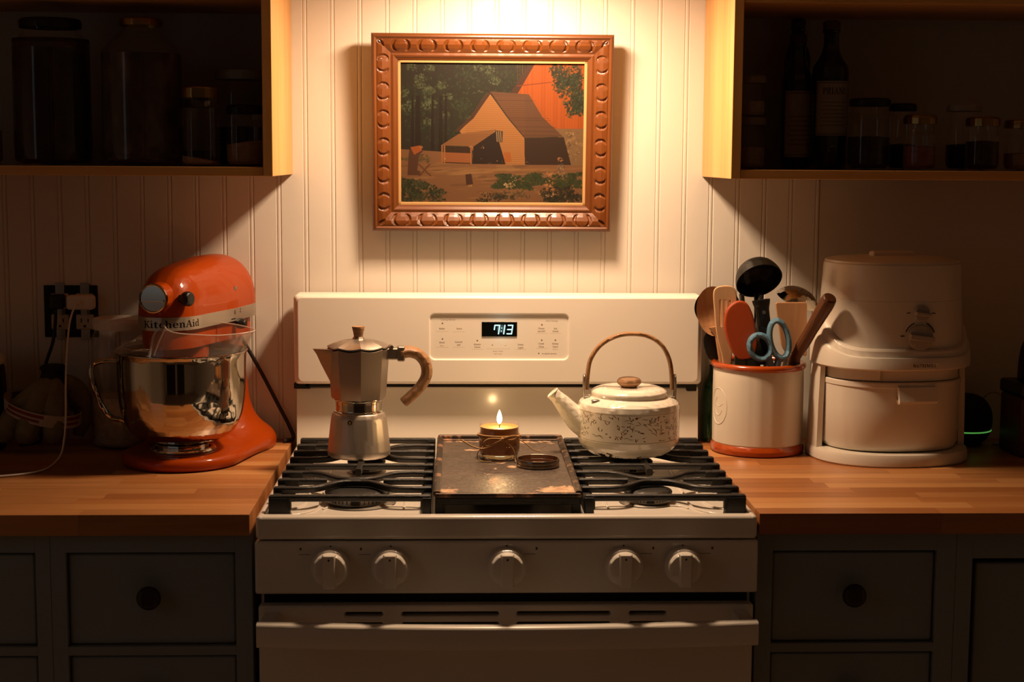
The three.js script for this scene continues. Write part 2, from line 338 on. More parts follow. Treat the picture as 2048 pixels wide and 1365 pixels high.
// ---------- butcher-block worktops, glued up from staves ----------
const staveMats = [[200, 142, 86, 168, 110, 61], [188, 126, 72, 156, 98, 52], [208, 153, 97, 179, 124, 73], [168, 108, 59, 138, 85, 44], [195, 135, 82, 147, 96, 53]].map((c, i) => mat('maple_stave', { map: woodTex(c.slice(0, 3), c.slice(3), 31 + i, { streak: 0.7, pores: 0.3 }), roughness: 0.36, clearcoat: 0.05, clearcoatRoughness: 0.3 }));
function worktop(label, x0, x1) {
  const w = thing('butcher_block_worktop', label, 'worktop', [(x0 + x1) / 2, 0.883, 0]), c = (x0 + x1) / 2, rows = 17, d = 0.634 / rows;
  for (let r = 0; r < rows; r++) {
    let x = x0 - rr(0, 0.3), last = -1;
    while (x < x1 - 0.001) {
      const l = rr(0.22, 0.5), a = Math.max(x, x0), b = x1 - (x + l) < 0.06 ? x1 : x + l;
      if (b - a > 0.02) {
        let k = Math.floor(rnd() * 5); if (k === last) k = (k + 1) % 5; last = k;
        obj('stave', grainUV(bx(a - c + 0.00015, b - c - 0.00015, 0, 0.032 - rr(0, 0.00012), r * d + 0.0001, (r + 1) * d - 0.0001, 0), 'x', 1.6, rnd() * 3, rnd() * 3), staveMats[k], w);
        x = b;
      } else x += l;
    }
  }
  return w;
}
worktop('butcher-block worktop under the orange mixer', -1.28, -0.3882);
worktop('butcher-block worktop under the crock and grain mill', 0.382, 1.28);

// ---------- gas range ----------
const GT = 0.938;                                    // top of the grates
const range = thing('gas_range', 'white enamel gas range with clock panel and five knobs between the worktops', 'stove', [0, 0, 0]);
{
  const R = range;
  obj('body', [bx(-0.377, 0.377, 0.04, 0.87, 0.03, 0.598, 0.003), bx(-0.36, 0.36, 0, 0.04, 0.06, 0.55, 0)], M.enamel, R);
  // back guard: block, and a face plate with a window for the sunken key panel
  const bg = obj('backguard', [bx(-0.379, 0.379, 1.03, 1.197, 0.012, 0.0735, 0.009, 4)], M.panelEnamel, R);
  {
    const s = rrect(-0.372, 0.372, 1.0335, 1.1935, 0.012);
    s.holes.push(rrect(-0.127, 0.128, 1.0785, 1.1615, 0.009, THREE.Path));
    bg.geometry = merge([bg.geometry, extrude(s, 0.007, 0.003, 4).translate(0, 0, 0.0715)]);
  }
  // key panel with its printing
  const keys = canvasTex(1536, 500, (c, w, h) => {
    c.fillStyle = '#e4dccf'; c.fillRect(0, 0, w, h);
    c.fillStyle = '#6b5a48'; c.textAlign = 'center';
    const X = (px) => ((px - 862) / 273) * w, Yp = (py) => ((py - 632) / 88) * h;
    const t = (str, x, y, size = 26, bold = true) => { c.font = (bold ? 'bold ' : '') + size + 'px sans-serif'; c.fillText(str, X(x), Yp(y) + size * 0.35); };
    const line = (x0, x1, y) => { c.fillStyle = '#b7a690'; c.fillRect(X(x0), Yp(y), X(x1) - X(x0), 3); c.fillStyle = '#6b5a48'; };
    const dot = (x, y) => { c.beginPath(); c.arc(X(x), Yp(y), 9, 0, 7); c.fill(); };
    t('Cooking Method', 897, 643, 22, false); t('Oven Settings', 1103, 645, 22, false);
    dot(886, 650); t('Bake', 885, 660.5); line(873, 898, 666);
    t('Start', 919, 660.5); line(907, 930, 666.5);
    dot(886, 681); t('Broil', 885, 688); t('Hi/Lo', 885, 694, 20, false); line(874, 898, 697);
    t('Cancel', 918, 687); t('Off', 918, 693); line(907, 930, 697);
    dot(955, 684); t('Steam', 955, 691.5); t('Clean', 955, 697); line(945, 967, 701);
    t('+', 985, 693, 40); t('–', 1011, 693, 40); line(973, 1020, 700);
    t('Clock / Timer', 996, 705, 20, false); t('Start / Stop', 996, 710, 18, false);
    t('Oven', 1041, 692); t('Light', 1041, 698); line(1030, 1052, 701);
    dot(1083, 652.5); t('Timer', 1082, 660); t('Set/Off', 1082, 665.5, 24); line(1072, 1094, 669);
    t('Set', 1110, 660); t('Clock', 1110, 665.5); line(1099, 1121, 669);
    dot(1083, 683); t('Cook', 1082, 690); t('Time', 1082, 696); line(1072, 1094, 699);
    dot(1110, 683); t('Delay', 1110, 690); t('Start', 1110, 696); t('Hold 3 s', 1110, 701, 16, false);
    c.fillRect(X(1076), Yp(708), 14, 14); t('AccuBake System', 1098, 709.5, 20);
  });
  const kp = obj('key_panel', bx(-0.127, 0.128, 1.0785, 1.1615, 0.0715, 0.0748, 0), mat('key_panel_print', { map: keys, roughness: 0.35 }), R);
  { const p = kp.geometry.attributes.position, uv = kp.geometry.attributes.uv; for (let i = 0; i < p.count; i++) uv.setXY(i, (p.getX(i) + 0.127) / 0.255, (p.getY(i) - 1.0785) / 0.083); }
  const disp = obj('display', bx(-0.032, 0.0335, 1.1203, 1.1478, 0.0745, 0.0762, 0.0006), mat('display_window', { color: 0x0b0d0b, roughness: 0.12 }), R, 'dark clock display reading 7:13');
  {
    // seven-segment figures 7:13, leaning a little
    const glow = mat('display_figures_lit', { color: 0x0a1412, emissive: new THREE.Color().setRGB(0.62, 0.95, 0.95), emissiveIntensity: 1.15, roughness: 0.6 });
    const seg = { a: [0, 1, 1, 1], b: [1, 0.5, 1, 1], c: [1, 0, 1, 0.5], d: [0, 0, 1, 0], e: [0, 0, 0, 0.5], f: [0, 0.5, 0, 1], g: [0, 0.5, 1, 0.5] };
    const fig = (chars, x0, w, h = 0.0158) => chars.split('').map((k) => { const [ax, ay, bX, by] = seg[k], P = (x, y) => [x0 + x * w + 0.14 * y * h, 1.1255 + y * h, 0.0764]; return tube([P(ax, ay), P((ax + bX) / 2, (ay + by) / 2), P(bX, by)], 0.00115, { seg: 4, rad: 8 }); });
    obj('figure', fig('fabc', -0.0098, 0.0088), glow, disp);
    obj('colon', [0.32, 0.68].map((y) => place(new THREE.SphereGeometry(0.0011, 10, 8), 0.0035 + 0.14 * y * 0.0158, 1.1255 + y * 0.0158, 0.0764)), glow, disp);
    obj('figure', fig('bc', 0.0052, 0.0035), glow, disp);
    obj('figure', fig('abcdg', 0.0148, 0.0084), glow, disp);
    const l = new THREE.PointLight(new THREE.Color().setRGB(0.62, 0.95, 0.95), 0.0006); l.name = 'display_light'; l.position.set(0.004, 1.134, 0.085); l.shadow.radius = 0.5; l.castShadow = true; scene.add(l);
  }
  {
    // leans a little back under the overhang of the back guard
    const s = new THREE.Shape(); s.moveTo(-0.014, 0.885); s.lineTo(-0.0635, 0.885); s.lineTo(-0.051, 1.0195); s.lineTo(-0.049, 1.0215); s.lineTo(-0.014, 1.0215); s.closePath();
    obj('riser', place(new THREE.ExtrudeGeometry(s, { depth: 0.752, bevelEnabled: false }), -0.376, 0, 0, 0, PI / 2), M.enamel, R);
  }
  obj('riser_gap', bx(-0.372, 0.372, 1.0205, 1.031, 0.02, 0.046, 0), M.black, R);
  // ragged black sealant hanging in the gap
  obj('sealant', [[-0.365, 0.03, 0.008], [-0.335, 0.05, 0.0045], [-0.28, 0.045, 0.003], [0.19, 0.05, 0.004], [0.26, 0.06, 0.003], [0.33, 0.05, 0.004], [0.362, 0.018, 0.012]].map(([x, w, h]) => bx(x - w / 2, x + w / 2, 1.0285 - h, 1.031, 0.046, 0.066, 0.0015)), M.black, R);
  // cooktop tray: rolled rim all round, sunken floor with pressed steps
  const rim = (x0, x1, z0, z1) => bx(x0, x1, 0.876, 0.9125, z0, z1, 0.0075, 4);
  const ridge = (pts) => tube(pts.map(([x, z]) => [x, 0.9035, z]), 0.0022, { seg: 60, rad: 6 });
  const step = (cx, s) => [
    ridge([[cx - s * 0.115, 0.585], [cx - s * 0.1, 0.59], [cx - s * 0.085, 0.585], [cx - s * 0.07, 0.568], [cx - s * 0.06, 0.55], [cx - s * 0.06, 0.4], [cx - s * 0.06, 0.22], [cx - s * 0.05, 0.2], [cx + s * 0.06, 0.2], [cx + s * 0.075, 0.22], [cx + s * 0.075, 0.55]]),
    ridge([[cx - s * 0.05, 0.55], [cx - s * 0.04, 0.535], [cx + s * 0.08, 0.535], [cx + s * 0.1, 0.54]]),
    ridge([[cx - s * 0.112, 0.56], [cx - s * 0.095, 0.545], [cx - s * 0.085, 0.52], [cx - s * 0.085, 0.3]]),
  ];
  obj('cooktop', [rim(-0.379, 0.379, 0.614, 0.637), rim(-0.379, -0.366, 0.06, 0.637), rim(0.366, 0.379, 0.06, 0.637), bx(-0.37, 0.37, 0.88, 0.903, 0.06, 0.625, 0), ...step(-0.235, 1), ...step(0.235, -1)], M.enamel, R);
  // control panel
  obj('control_panel', bx(-0.381, 0.381, 0.7925, 0.874, 0.585, 0.636, 0.004, 3), M.enamel, R);
  const marks = (x, side) => [bx(x - 0.0012, x + 0.0012, 0.8655, 0.868, 0.6355, 0.6364, 0), bx(x + side * 0.045 - 0.0014, x + side * 0.045 + 0.0014, 0.8605, 0.8645, 0.6355, 0.6364, 0), bx(x + side * 0.037 - 0.011, x + side * 0.037 + 0.006, 0.8535, 0.8542, 0.6355, 0.6363, 0)];
  const KX = [[-0.267, -1], [-0.1765, -1], [-0.0015, 1], [0.1755, 1], [0.2655, 1]];
  const dialPrint = mat('dial_print', { color: 0x4a3f36, roughness: 0.6 });
  for (const [x, s] of KX) for (const g of marks(x, s)) obj('dial_mark', g, dialPrint, R);
  for (const [x] of KX) {
    const k = obj('knob', place(latheS([[0, 0], [0.0285, 0, 1], [0.029, 0.009], [0.0282, 0.0165], [0.0272, 0.018, 1], [0.026, 0.0185], [0.0256, 0.026], [0.0225, 0.0305], [0, 0.0315]], 48), x, 0.836, 0.636, PI / 2), M.enamel, R);
    // raised grip bar down the middle with sloping sides
    const s = new THREE.Shape(); s.moveTo(-0.0105, 0); s.lineTo(-0.0078, 0.0105); s.lineTo(0.0078, 0.0105); s.lineTo(0.0105, 0);
    obj('grip', place(extrude(s, 0.05, 0.0016, 3), x, 0.811, 0.664, PI / 2).translate(0, 0.05, 0), M.enamel, k);
    obj('pointer', place(new THREE.SphereGeometry(0.0018, 10, 8), x, 0.8545, 0.6738), M.black, k);
  }
  obj('gap', bx(-0.372, 0.372, 0.768, 0.7935, 0.58, 0.6, 0), M.black, R);
  // oven door with two rows of vent slots, and its bowed handle
  {
    const s = rrect(-0.378, 0.378, 0.2, 0.771, 0.004);
    for (const y of [0.757, 0.7405]) for (const [a, b] of [[-0.2475, -0.1895], [-0.161, -0.0125], [0.0145, 0.1585], [0.187, 0.244]]) s.holes.push(rrect(a, b, y - 0.0034, y + 0.0034, 0.0033, THREE.Path));
    const d = obj('oven_door', [extrude(s, 0.022, 0.003, 3).translate(0, 0, 0.602)], M.enamel, R);
    obj('door_lining', bx(-0.37, 0.37, 0.21, 0.765, 0.598, 0.604, 0), M.black, d);
    const sec = [];
    for (let i = 0; i <= 40; i++) { const x = -0.372 + (0.744 * i) / 40, q = (x / 0.372) ** 2; sec.push(ring('x', x, -(0.687 + 0.019 * (1 - q)), 0.7465 - 0.001 * (1 - q), 0.0115, 0.0185, 5, 28)); }
    const hb = obj('door_handle', [loft(sec, { crease: 0.5 }), bx(-0.37, -0.345, 0.731, 0.762, 0.618, 0.684, 0.004), bx(0.345, 0.37, 0.731, 0.762, 0.618, 0.684, 0.004)], M.enamel, d);
  }
  obj('storage_drawer', bx(-0.378, 0.378, 0.06, 0.19, 0.585, 0.622, 0.004), M.enamel, R);
  // burners
  const burner = (x, z, r, capR, oval = 1) => {
    const b = obj('burner', [lathe([[0, 0], [r * 1.28, 0], [r * 1.25, 0.003], [r * 1.02, 0.006], [r, 0.0085], [r, 0.017], [0, 0.017]], 48).scale(1, 1, oval).translate(x, 0.9015, z), ], M.dullSteel, R);
    const teeth = [];
    for (let i = 0; i < 44; i++) { const a = (i / 44) * 2 * PI; teeth.push(place(new THREE.BoxGeometry(0.0011, 0.007, 0.002), 0, 0, 0, 0, -a + PI / 2).translate(x + Math.cos(a) * r, 0.9135, z + Math.sin(a) * r * oval)); }
    teeth.push(bx(x - 0.006, x + 0.006, 0.909, 0.918, z + r * oval - 0.001, z + r * oval + 0.003, 0.0005));
    obj('flame_ports', teeth, M.black, b);
    obj('burner_cap', latheS([[0, 0.0075], [capR * 0.86, 0.0072], [capR, 0.0045], [capR, 0.001], [capR * 0.94, 0], [0, 0]], 48).scale(1, 1, oval).translate(x, 0.918, z), M.iron, b);
  };
  burner(-0.235, 0.5, 0.0485, 0.0515); burner(-0.235, 0.255, 0.027, 0.033);
  burner(0.228, 0.5, 0.0365, 0.0385); burner(0.228, 0.255, 0.033, 0.038);
  burner(0.0, 0.4, 0.05, 0.053, 1.9);
}

// ---------- cast-iron grates ----------
function grate(label, x0, x1, outer) {
  const cx = (x0 + x1) / 2, g = thing('stove_grate', label, 'grate', [cx, 0.903, 0.36], 0), hw = (x1 - x0) / 2, top = GT - 0.903, bw = 0.0052;
  // bar of rounded-trapezium section along a path in plan
  const bar = (pts, h = 0.0105) => sweep(pts.map(([x, z]) => [x, top - h / 2, z]), () => [bw, h / 2, 4], { seg: 30, n: 14, side: V(0, 1, 0), crease: 0.9 });
  const zs = [0.24, 0.18, 0.12, 0.06, 0, -0.06, -0.12, -0.18, -0.24];
  for (const [s, tall] of [[-1, outer < 0], [1, outer > 0]]) {
    const rail = obj('side_rail', [bx(s * hw - (s > 0 ? 0.014 : 0), s * hw + (s > 0 ? 0 : 0.014), top - 0.026, top - 0.009, -0.246, 0.246, 0.003)], M.iron, g);
    for (const z of zs) obj('rib', bx(s > 0 ? hw - (tall ? 0.034 : 0.016) : -hw, s > 0 ? hw : -hw + (tall ? 0.034 : 0.016), top - 0.024, top - 0.001, z - 0.0052, z + 0.0052, 0.002), M.iron, rail);
    for (const z of [0.24, -0.24]) {
      const w = tall ? 0.034 : 0.014, a = s > 0 ? hw - w : -hw, sh = new THREE.Shape();
      // foot: wider at the foot of the outer side
      sh.moveTo(a, 0); sh.lineTo(a + w, 0); sh.lineTo(a + w - (tall && s < 0 ? 0.006 : 0), top - 0.004); sh.lineTo(a + (tall && s > 0 ? 0.006 : 0), top - 0.004); sh.closePath();
      obj('foot', extrude(sh, 0.016, 0.002).translate(0, 0, z - 0.009), M.iron, rail);
    }
  }
  const line = (z) => [[-hw + 0.002, z], [-hw / 2, z], [0, z], [hw / 2, z], [hw - 0.002, z]];
  const bend = (z, to) => [[-hw + 0.002, z], [-0.075, z], [-0.058, z + (to - z) * 0.12], [-0.024, z + (to - z) * 0.78], [0, z + (to - z) * 0.86], [0.024, z + (to - z) * 0.78], [0.058, z + (to - z) * 0.12], [0.075, z], [hw - 0.002, z]];
  zs.forEach((z, i) => {
    if (i === 0 || i === 4 || i === 8) obj('bar', bar(line(z)), M.iron, g);
    else if (i === 1 || i === 3) obj('bar', bar(bend(z, zs[2])), M.iron, g);
    else if (i === 5 || i === 7) obj('bar', bar(bend(z, zs[6])), M.iron, g);
    else for (const s of [-1, 1]) obj('short_bar', bar([[s * (hw - 0.002), z], [s * 0.07, z], [s * 0.045, z]]), M.iron, g);
  });
  obj('finger', bar([[0, 0.046], [0, 0], [0, -0.046]], 0.012), M.iron, g);
  return g;
}
grate('black cast-iron grate under the moka pot', -0.363, -0.1165, -1);
grate('black cast-iron grate under the speckled kettle', 0.1185, 0.3665, 1);

// ---------- griddle over the middle burner ----------
{
  const wear = (u, v) => {
    const n = fbm(u, v, 5, 9, 5, 61), n2 = fbm(u, v, 14, 24, 4, 67), f = fbm(u, v, 60, 110, 2, 71);
    // bare scuffed metal in patches: two near corners, a streak across the far side, islands in the middle
    const blob = (cu, cv, ru, rv) => Math.exp(-(((u - cu) / ru) ** 2) - ((v - cv) / rv) ** 2);
    const bias = 0.75 * blob(0.86, 0.05, 0.2, 0.08) + 0.6 * blob(0.08, 0.05, 0.09, 0.05) + 0.62 * blob(0.5, 0.96, 0.6, 0.055) + 0.5 * blob(0.27, 0.77, 0.12, 0.025) + 0.48 * blob(0.48, 0.55, 0.07, 0.05) + 0.4 * blob(0.55, 0.45, 0.06, 0.04) + 0.36 * blob(0.43, 0.25, 0.1, 0.16);
    return { bare: smooth(0.68, 0.84, bias * 0.78 + n * 0.42 + n2 * 0.42 + (f - 0.5) * 0.25), n, n2, f };
  };
  const map = tex(512, 1024, (u, v) => { const w = wear(u, v); return mix3(mix3([84, 73, 64], [108, 94, 82], w.n), mix3([164, 122, 92], [216, 186, 150], w.n2), w.bare).map((c) => c * (0.88 + 0.24 * w.f)); });
  const rough = tex(256, 512, (u, v) => { const w = wear(u, v); return grey(0.36 + 0.2 * w.f + 0.14 * w.bare); }, { srgb: false });
  const bump = tex(512, 1024, (u, v) => { const w = wear(u, v); return grey(0.5 * w.f + 0.3 * w.bare + 0.3 * fbm(u, v, 20, 36, 3, 77) * Math.exp(-(((u - 0.45) / 0.14) ** 2) - ((v - 0.25) / 0.17) ** 2)); }, { srgb: false });
  const plateMat = mat('worn_griddle_metal', { map, roughnessMap: rough, roughness: 1, metalness: 0.35, bumpMap: bump, bumpScale: 0.0009 });
  const rimMat = mat('worn_griddle_rim', { map: tex(256, 256, (u, v) => { const n = fbm(u, v, 6, 6, 5, 83); return mix3([52, 42, 36], [158, 116, 86], smooth(0.5, 0.68, n)); }), roughness: 0.42, metalness: 0.4 });
  const x0 = -0.1115, x1 = 0.1135, z0 = 0.142, z1 = 0.607, g = thing('griddle', 'worn metal griddle plate over the middle burner', 'griddle', [(x0 + x1) / 2, 0.903, (z0 + z1) / 2]);
  const hw = (x1 - x0) / 2, hz = (z1 - z0) / 2, top = GT - 0.903 + 0.002;
  const plate = obj('plate', bx(-hw + 0.008, hw - 0.008, top - 0.006, top, -hz + 0.014, hz - 0.006, 0.0008), plateMat, g);
  { const p = plate.geometry.attributes.position, uv = plate.geometry.attributes.uv; for (let i = 0; i < p.count; i++) uv.setXY(i, (p.getX(i) + hw) / (2 * hw), 1 - (p.getZ(i) + hz) / (2 * hz)); }
  const sideRim = (s) => grainUV(sweep([[s * (hw - 0.004), top + 0.0015, -hz + 0.004], [s * (hw - 0.004), top + 0.0015, 0], [s * (hw - 0.004), top - 0.0005, hz - 0.004]], () => [0.0055, 0.0045, 3], { side: V(0, 1, 0) }), 'z', 8);
  for (const s of [-1, 1]) obj('rim', sideRim(s), rimMat, g);
  obj('rim', grainUV(merge([bx(-hw, hw, top - 0.004, top + 0.0085, -hz, -hz + 0.009, 0.003, 3), bx(-hw + 0.008, hw - 0.008, top - 0.004, top + 0.003, -hz + 0.008, -hz + 0.02, 0.0025, 3)]), 'x', 8), rimMat, g);
  obj('rim', grainUV(bx(-hw, hw, top - 0.006, top + 0.001, hz - 0.01, hz, 0.0025, 3), 'x', 8), rimMat, g);
  obj('frame', [bx(-hw + 0.001, hw - 0.001, top - 0.018, top - 0.005, hz - 0.016, hz - 0.002, 0.003), bx(-hw + 0.001, hw - 0.001, top - 0.018, top - 0.005, -hz + 0.002, -hz + 0.016, 0.003), bx(-hw + 0.001, -hw + 0.012, top - 0.018, top - 0.005, -hz + 0.01, hz - 0.01, 0.003), bx(hw - 0.012, hw - 0.001, top - 0.018, top - 0.005, -hz + 0.01, hz - 0.01, 0.003)], M.iron, g);
  for (const sx of [-1, 1]) for (const sz of [-1, 1]) obj('foot', bx(sx * (hw - 0.008) - 0.007, sx * (hw - 0.008) + 0.007, 0, top - 0.012, sz * (hz - 0.01) - 0.007, sz * (hz - 0.01) + 0.007, 0.002), M.iron, g);
}

// ---------- moka pot ----------
const spoonWood = mat('turned_wood', { map: woodTex([172, 132, 94], [132, 94, 60], 41, { streak: 0.9 }), roughness: 0.5 });
{
  const p = thing('moka_pot', 'octagonal aluminium moka pot with a curved wooden handle', 'moka pot', [-0.246, GT, 0.285], 0.1);
  obj('base', latheS([[0, 0], [0.05, 0, 1], [0.0535, 0.004], [0.0525, 0.022], [0.0495, 0.05], [0.0465, 0.07], [0.044, 0.0755], [0.04, 0.077, 1], [0, 0.077]], 64), M.satin, p);
  const vz = 0.049;
  obj('safety_valve', [place(new THREE.CylinderGeometry(0.0042, 0.0048, 0.006, 6), -0.017, 0.064, 0.0435, PI / 2, 0, 0), place(new THREE.SphereGeometry(0.0024, 10, 8), -0.0175, 0.064, 0.047)], mat('brass_valve', { color: 0x6d5430, metalness: 1, roughness: 0.35 }), p);
  obj('collar', latheS([[0, 0.074], [0.041, 0.0745, 1], [0.0425, 0.077], [0.0415, 0.079, 1], [0.0398, 0.0795], [0.0398, 0.0965, 1], [0.042, 0.098], [0.042, 0.1, 1], [0, 0.1]], 64), M.chrome, p);
  // eight flat sides, flaring upwards, with a scalloped top edge
  const oct = (y, r, sc = 0) => Array.from({ length: 64 }, (_, i) => { const a = -(i / 64) * 2 * PI, k = (i % 8) / 8, flat = Math.cos(PI / 8) / Math.cos((k - 0.5) * PI / 4); return V(r * flat * Math.cos(a + PI / 8 + 0.35), y + sc * (Math.abs(k - 0.5) * 2) ** 2, r * flat * Math.sin(a + PI / 8 + 0.35)); });
  const body = [[0.0995, 0.042, 0], [0.1005, 0.0455, 0], [0.104, 0.047, 0], [0.13, 0.0489, 0], [0.16, 0.0512, 0], [0.1835, 0.0532, 0.0035], [0.1845, 0.0515, 0.0035], [0.183, 0.049, 0.003]].map(([y, r, s]) => oct(y, r, s));
  obj('upper_body', loft(body.map((q) => q.slice().reverse()), { crease: 0.35 }), M.aluminium, p);
  // spout: a pointed wedge on the left
  const sp = (y, x, w) => [V(-0.044, y, w), V(x, y, 0.0016), V(x - 0.0006, y, 0), V(x, y, -0.0016), V(-0.044, y, -w), V(-0.04, y, 0)];
  obj('spout', loft([sp(0.128, -0.0475, 0.006), sp(0.14, -0.0535, 0.009), sp(0.16, -0.0635, 0.0135), sp(0.176, -0.0705, 0.017), sp(0.182, -0.0745, 0.0185), sp(0.186, -0.0775, 0.018)].map((q) => q.reverse()), { crease: 0.5 }), M.aluminium, p);
  const lid = [[0.1868, 0.0535, 0.003], [0.1885, 0.0528, 0.003], [0.1935, 0.044, 0.0018], [0.1985, 0.03, 0.001], [0.2015, 0.016, 0], [0.2025, 0.0105, 0], [0.206, 0.0085, 0], [0.2065, 0.004, 0]].map(([y, r, s]) => oct(y, r, s));
  obj('lid', loft(lid.map((q) => q.slice().reverse()), { crease: 0.3 }), M.aluminium, p);
  obj('lid_knob', latheS([[0, 0.204], [0.0075, 0.204, 1], [0.0088, 0.213], [0.0108, 0.222], [0.0106, 0.2235, 1], [0, 0.2242]], 32), spoonWood, p, 'wooden lid knob');
  obj('hinge', [bx(0.047, 0.072, 0.166, 0.186, -0.009, 0.009, 0.003), place(new THREE.CylinderGeometry(0.0035, 0.0035, 0.022, 16), 0.056, 0.188, 0, PI / 2), bx(0.066, 0.079, 0.163, 0.189, -0.0105, 0.0105, 0.003)], M.aluminium, p);
  obj('handle', grainUV(sweep([[0.072, 0.177, 0], [0.088, 0.179, 0], [0.104, 0.173, 0], [0.115, 0.158, 0], [0.1165, 0.138, 0], [0.106, 0.118, 0], [0.09, 0.102, 0], [0.076, 0.09, 0]], (t) => [lerp(0.0105, 0.0092, t) * (t > 0.985 ? 0.8 : 1), lerp(0.0115, 0.0105, t) * (t > 0.985 ? 0.8 : 1)], { seg: 60, n: 24 }), 'y', 3), spoonWood, p, 'curved wooden handle');
}

// ---------- kettle ----------
{
  const k = thing('kettle', 'cream enamel kettle with leaf speckles and a bent wood handle', 'kettle', [0.222, GT, 0.262], 0);
  // printed band: scattered leaves and petals between two thin lines
  const print = canvasTex(2048, 300, (c, w, h) => {
    c.fillStyle = '#eae2d0'; c.fillRect(0, 0, w, h);
    c.fillStyle = '#8a7253'; c.fillRect(0, 10, w, 4); c.fillRect(0, h - 14, w, 4);
    const cols = ['#4c4a2a', '#5c4a28', '#6e3220', '#3e3a26', '#6e5430', '#84402a'];
    for (let i = 0; i < 420; i++) {
      const x = rnd() * w, y = 26 + rnd() * (h - 52), a = rnd() * 6.28, l = rr(15, 27), kk = Math.floor(rnd() * 6);
      c.save(); c.translate(x, y); c.rotate(a); c.fillStyle = cols[kk]; c.strokeStyle = cols[kk]; c.lineWidth = 4.4;
      if (rnd() < 0.55) { c.beginPath(); c.moveTo(-l, 0); c.quadraticCurveTo(0, -9, l, 0); c.quadraticCurveTo(0, 2.5, -l, 0); c.fill(); }
      else if (rnd() < 0.6) { c.beginPath(); c.moveTo(-l, 3); c.quadraticCurveTo(0, -5, l, 2); c.stroke(); } else { c.beginPath(); c.ellipse(0, 0, 8, 5, 0, 0, 7); c.fill(); }
      c.restore();
    }
  });
  print.wrapS = THREE.RepeatWrapping;
  const chip = tex(1024, 64, (u, v) => { const n = fbm(u, v, 90, 5, 3, 91), g = fbm(u, v, 9, 1, 2, 95); return smooth(0.52, 0.6, n * 0.8 + g * 0.5 - v * 0.32 - 0.02) > 0.5 ? [34, 26, 20] : [234, 226, 208]; });
  const r = 0.0885;
  obj('base', latheS([[0, 0.001], [0.055, 0, 1], [0.0635, 0.001]], 72), M.kettleEnamel, k);
  obj('lower_edge', latheS([[0.0633, 0.001], [0.0665, 0.002], [0.072, 0.0055], [0.0775, 0.0095], [0.0805, 0.0122]], 72), mat('chipped_enamel', { map: chip, roughness: 0.25 }), k, 'chipped black-edged enamel');
  obj('lower_body', latheS([[0.0804, 0.0121], [0.085, 0.0175], [0.0882, 0.026], [r, 0.0295]], 72), M.kettleEnamel, k);
  const band = obj('printed_band', latheS([[r, 0.0294], [r, 0.0815]], 96), mat('kettle_print', { map: print, roughness: 0.2, clearcoat: 0.8, clearcoatRoughness: 0.06 }), k, 'band of tiny leaf print');
  obj('shoulder', latheS([[r, 0.0814], [0.0882, 0.0865], [0.0845, 0.093], [0.078, 0.097], [0.0685, 0.0995], [0.0665, 0.1015, 1], [0.0665, 0.1035], [0.062, 0.104]], 72), M.kettleEnamel, k);
  const lid = obj('lid', latheS([[0.0665, 0.1035, 1], [0.0668, 0.107], [0.0635, 0.1115], [0.055, 0.1155], [0.046, 0.117], [0.03, 0.116], [0, 0.1155]], 72), M.kettleEnamel, k);
  obj('lid_knob', place(latheS([[0, 0.1155], [0.013, 0.1155, 1], [0.015, 0.118], [0.0205, 0.1225], [0.0212, 0.126], [0.0185, 0.1305], [0.011, 0.133], [0, 0.1335]], 40), 0, 0, 0), spoonWood, lid, 'wooden lid knob');
  obj('spout', [sweep([[-0.07, 0.048, 0.004], [-0.088, 0.058, 0.005], [-0.104, 0.075, 0.006], [-0.121, 0.094, 0.007], [-0.1335, 0.1065, 0.008]], (t) => [lerp(0.026, 0.0115, Math.min(1, t * 1.15)), lerp(0.021, 0.0105, t)], { seg: 30, n: 28, crease: 0.9 })], M.kettleEnamel, k);
  obj('spout_mouth', place(new THREE.TorusGeometry(0.0108, 0.0014, 10, 28), -0.1337, 0.1067, 0.008, PI / 2, 0, 0.75), M.kettleEnamel, k);
  obj('steam_vent', place(new THREE.SphereGeometry(0.008, 16, 10).scale(1, 0.35, 0.7), -0.062, 0.0985, 0.045), M.dullSteel, k);
  // bent wood strip
  obj('handle', grainUV(sweep([[-0.0735, 0.112, 0], [-0.0725, 0.138, 0], [-0.0675, 0.165, 0], [-0.05, 0.19, 0], [-0.022, 0.2055, 0], [0.006, 0.209, 0], [0.033, 0.2045, 0], [0.056, 0.189, 0], [0.069, 0.165, 0], [0.074, 0.138, 0], [0.0755, 0.112, 0]], () => [0.0037, 0.0075, 3.4], { seg: 90, n: 20 }), 'y', 3), mat('bent_wood', { map: woodTex([160, 118, 76], [116, 80, 46], 43), roughness: 0.42 }), k, 'bent wooden handle strip');
  for (const s of [-1, 1]) {
    const x = s < 0 ? -0.074 : 0.0755;
    obj('bracket', [tube([[x + s * 0.0045, 0.093, 0.009], [x + s * 0.0048, 0.112, 0.0085], [x + s * 0.0045, 0.134, 0.006], [x + s * 0.0045, 0.1375, 0], [x + s * 0.0045, 0.134, -0.006], [x + s * 0.0048, 0.112, -0.0085], [x + s * 0.0045, 0.093, -0.009]], 0.0017, { seg: 50, rad: 8 }), bx(x - 0.005, x + 0.005, 0.094, 0.1005, -0.011, 0.011, 0.002)], M.dullSteel, k);
  }
}

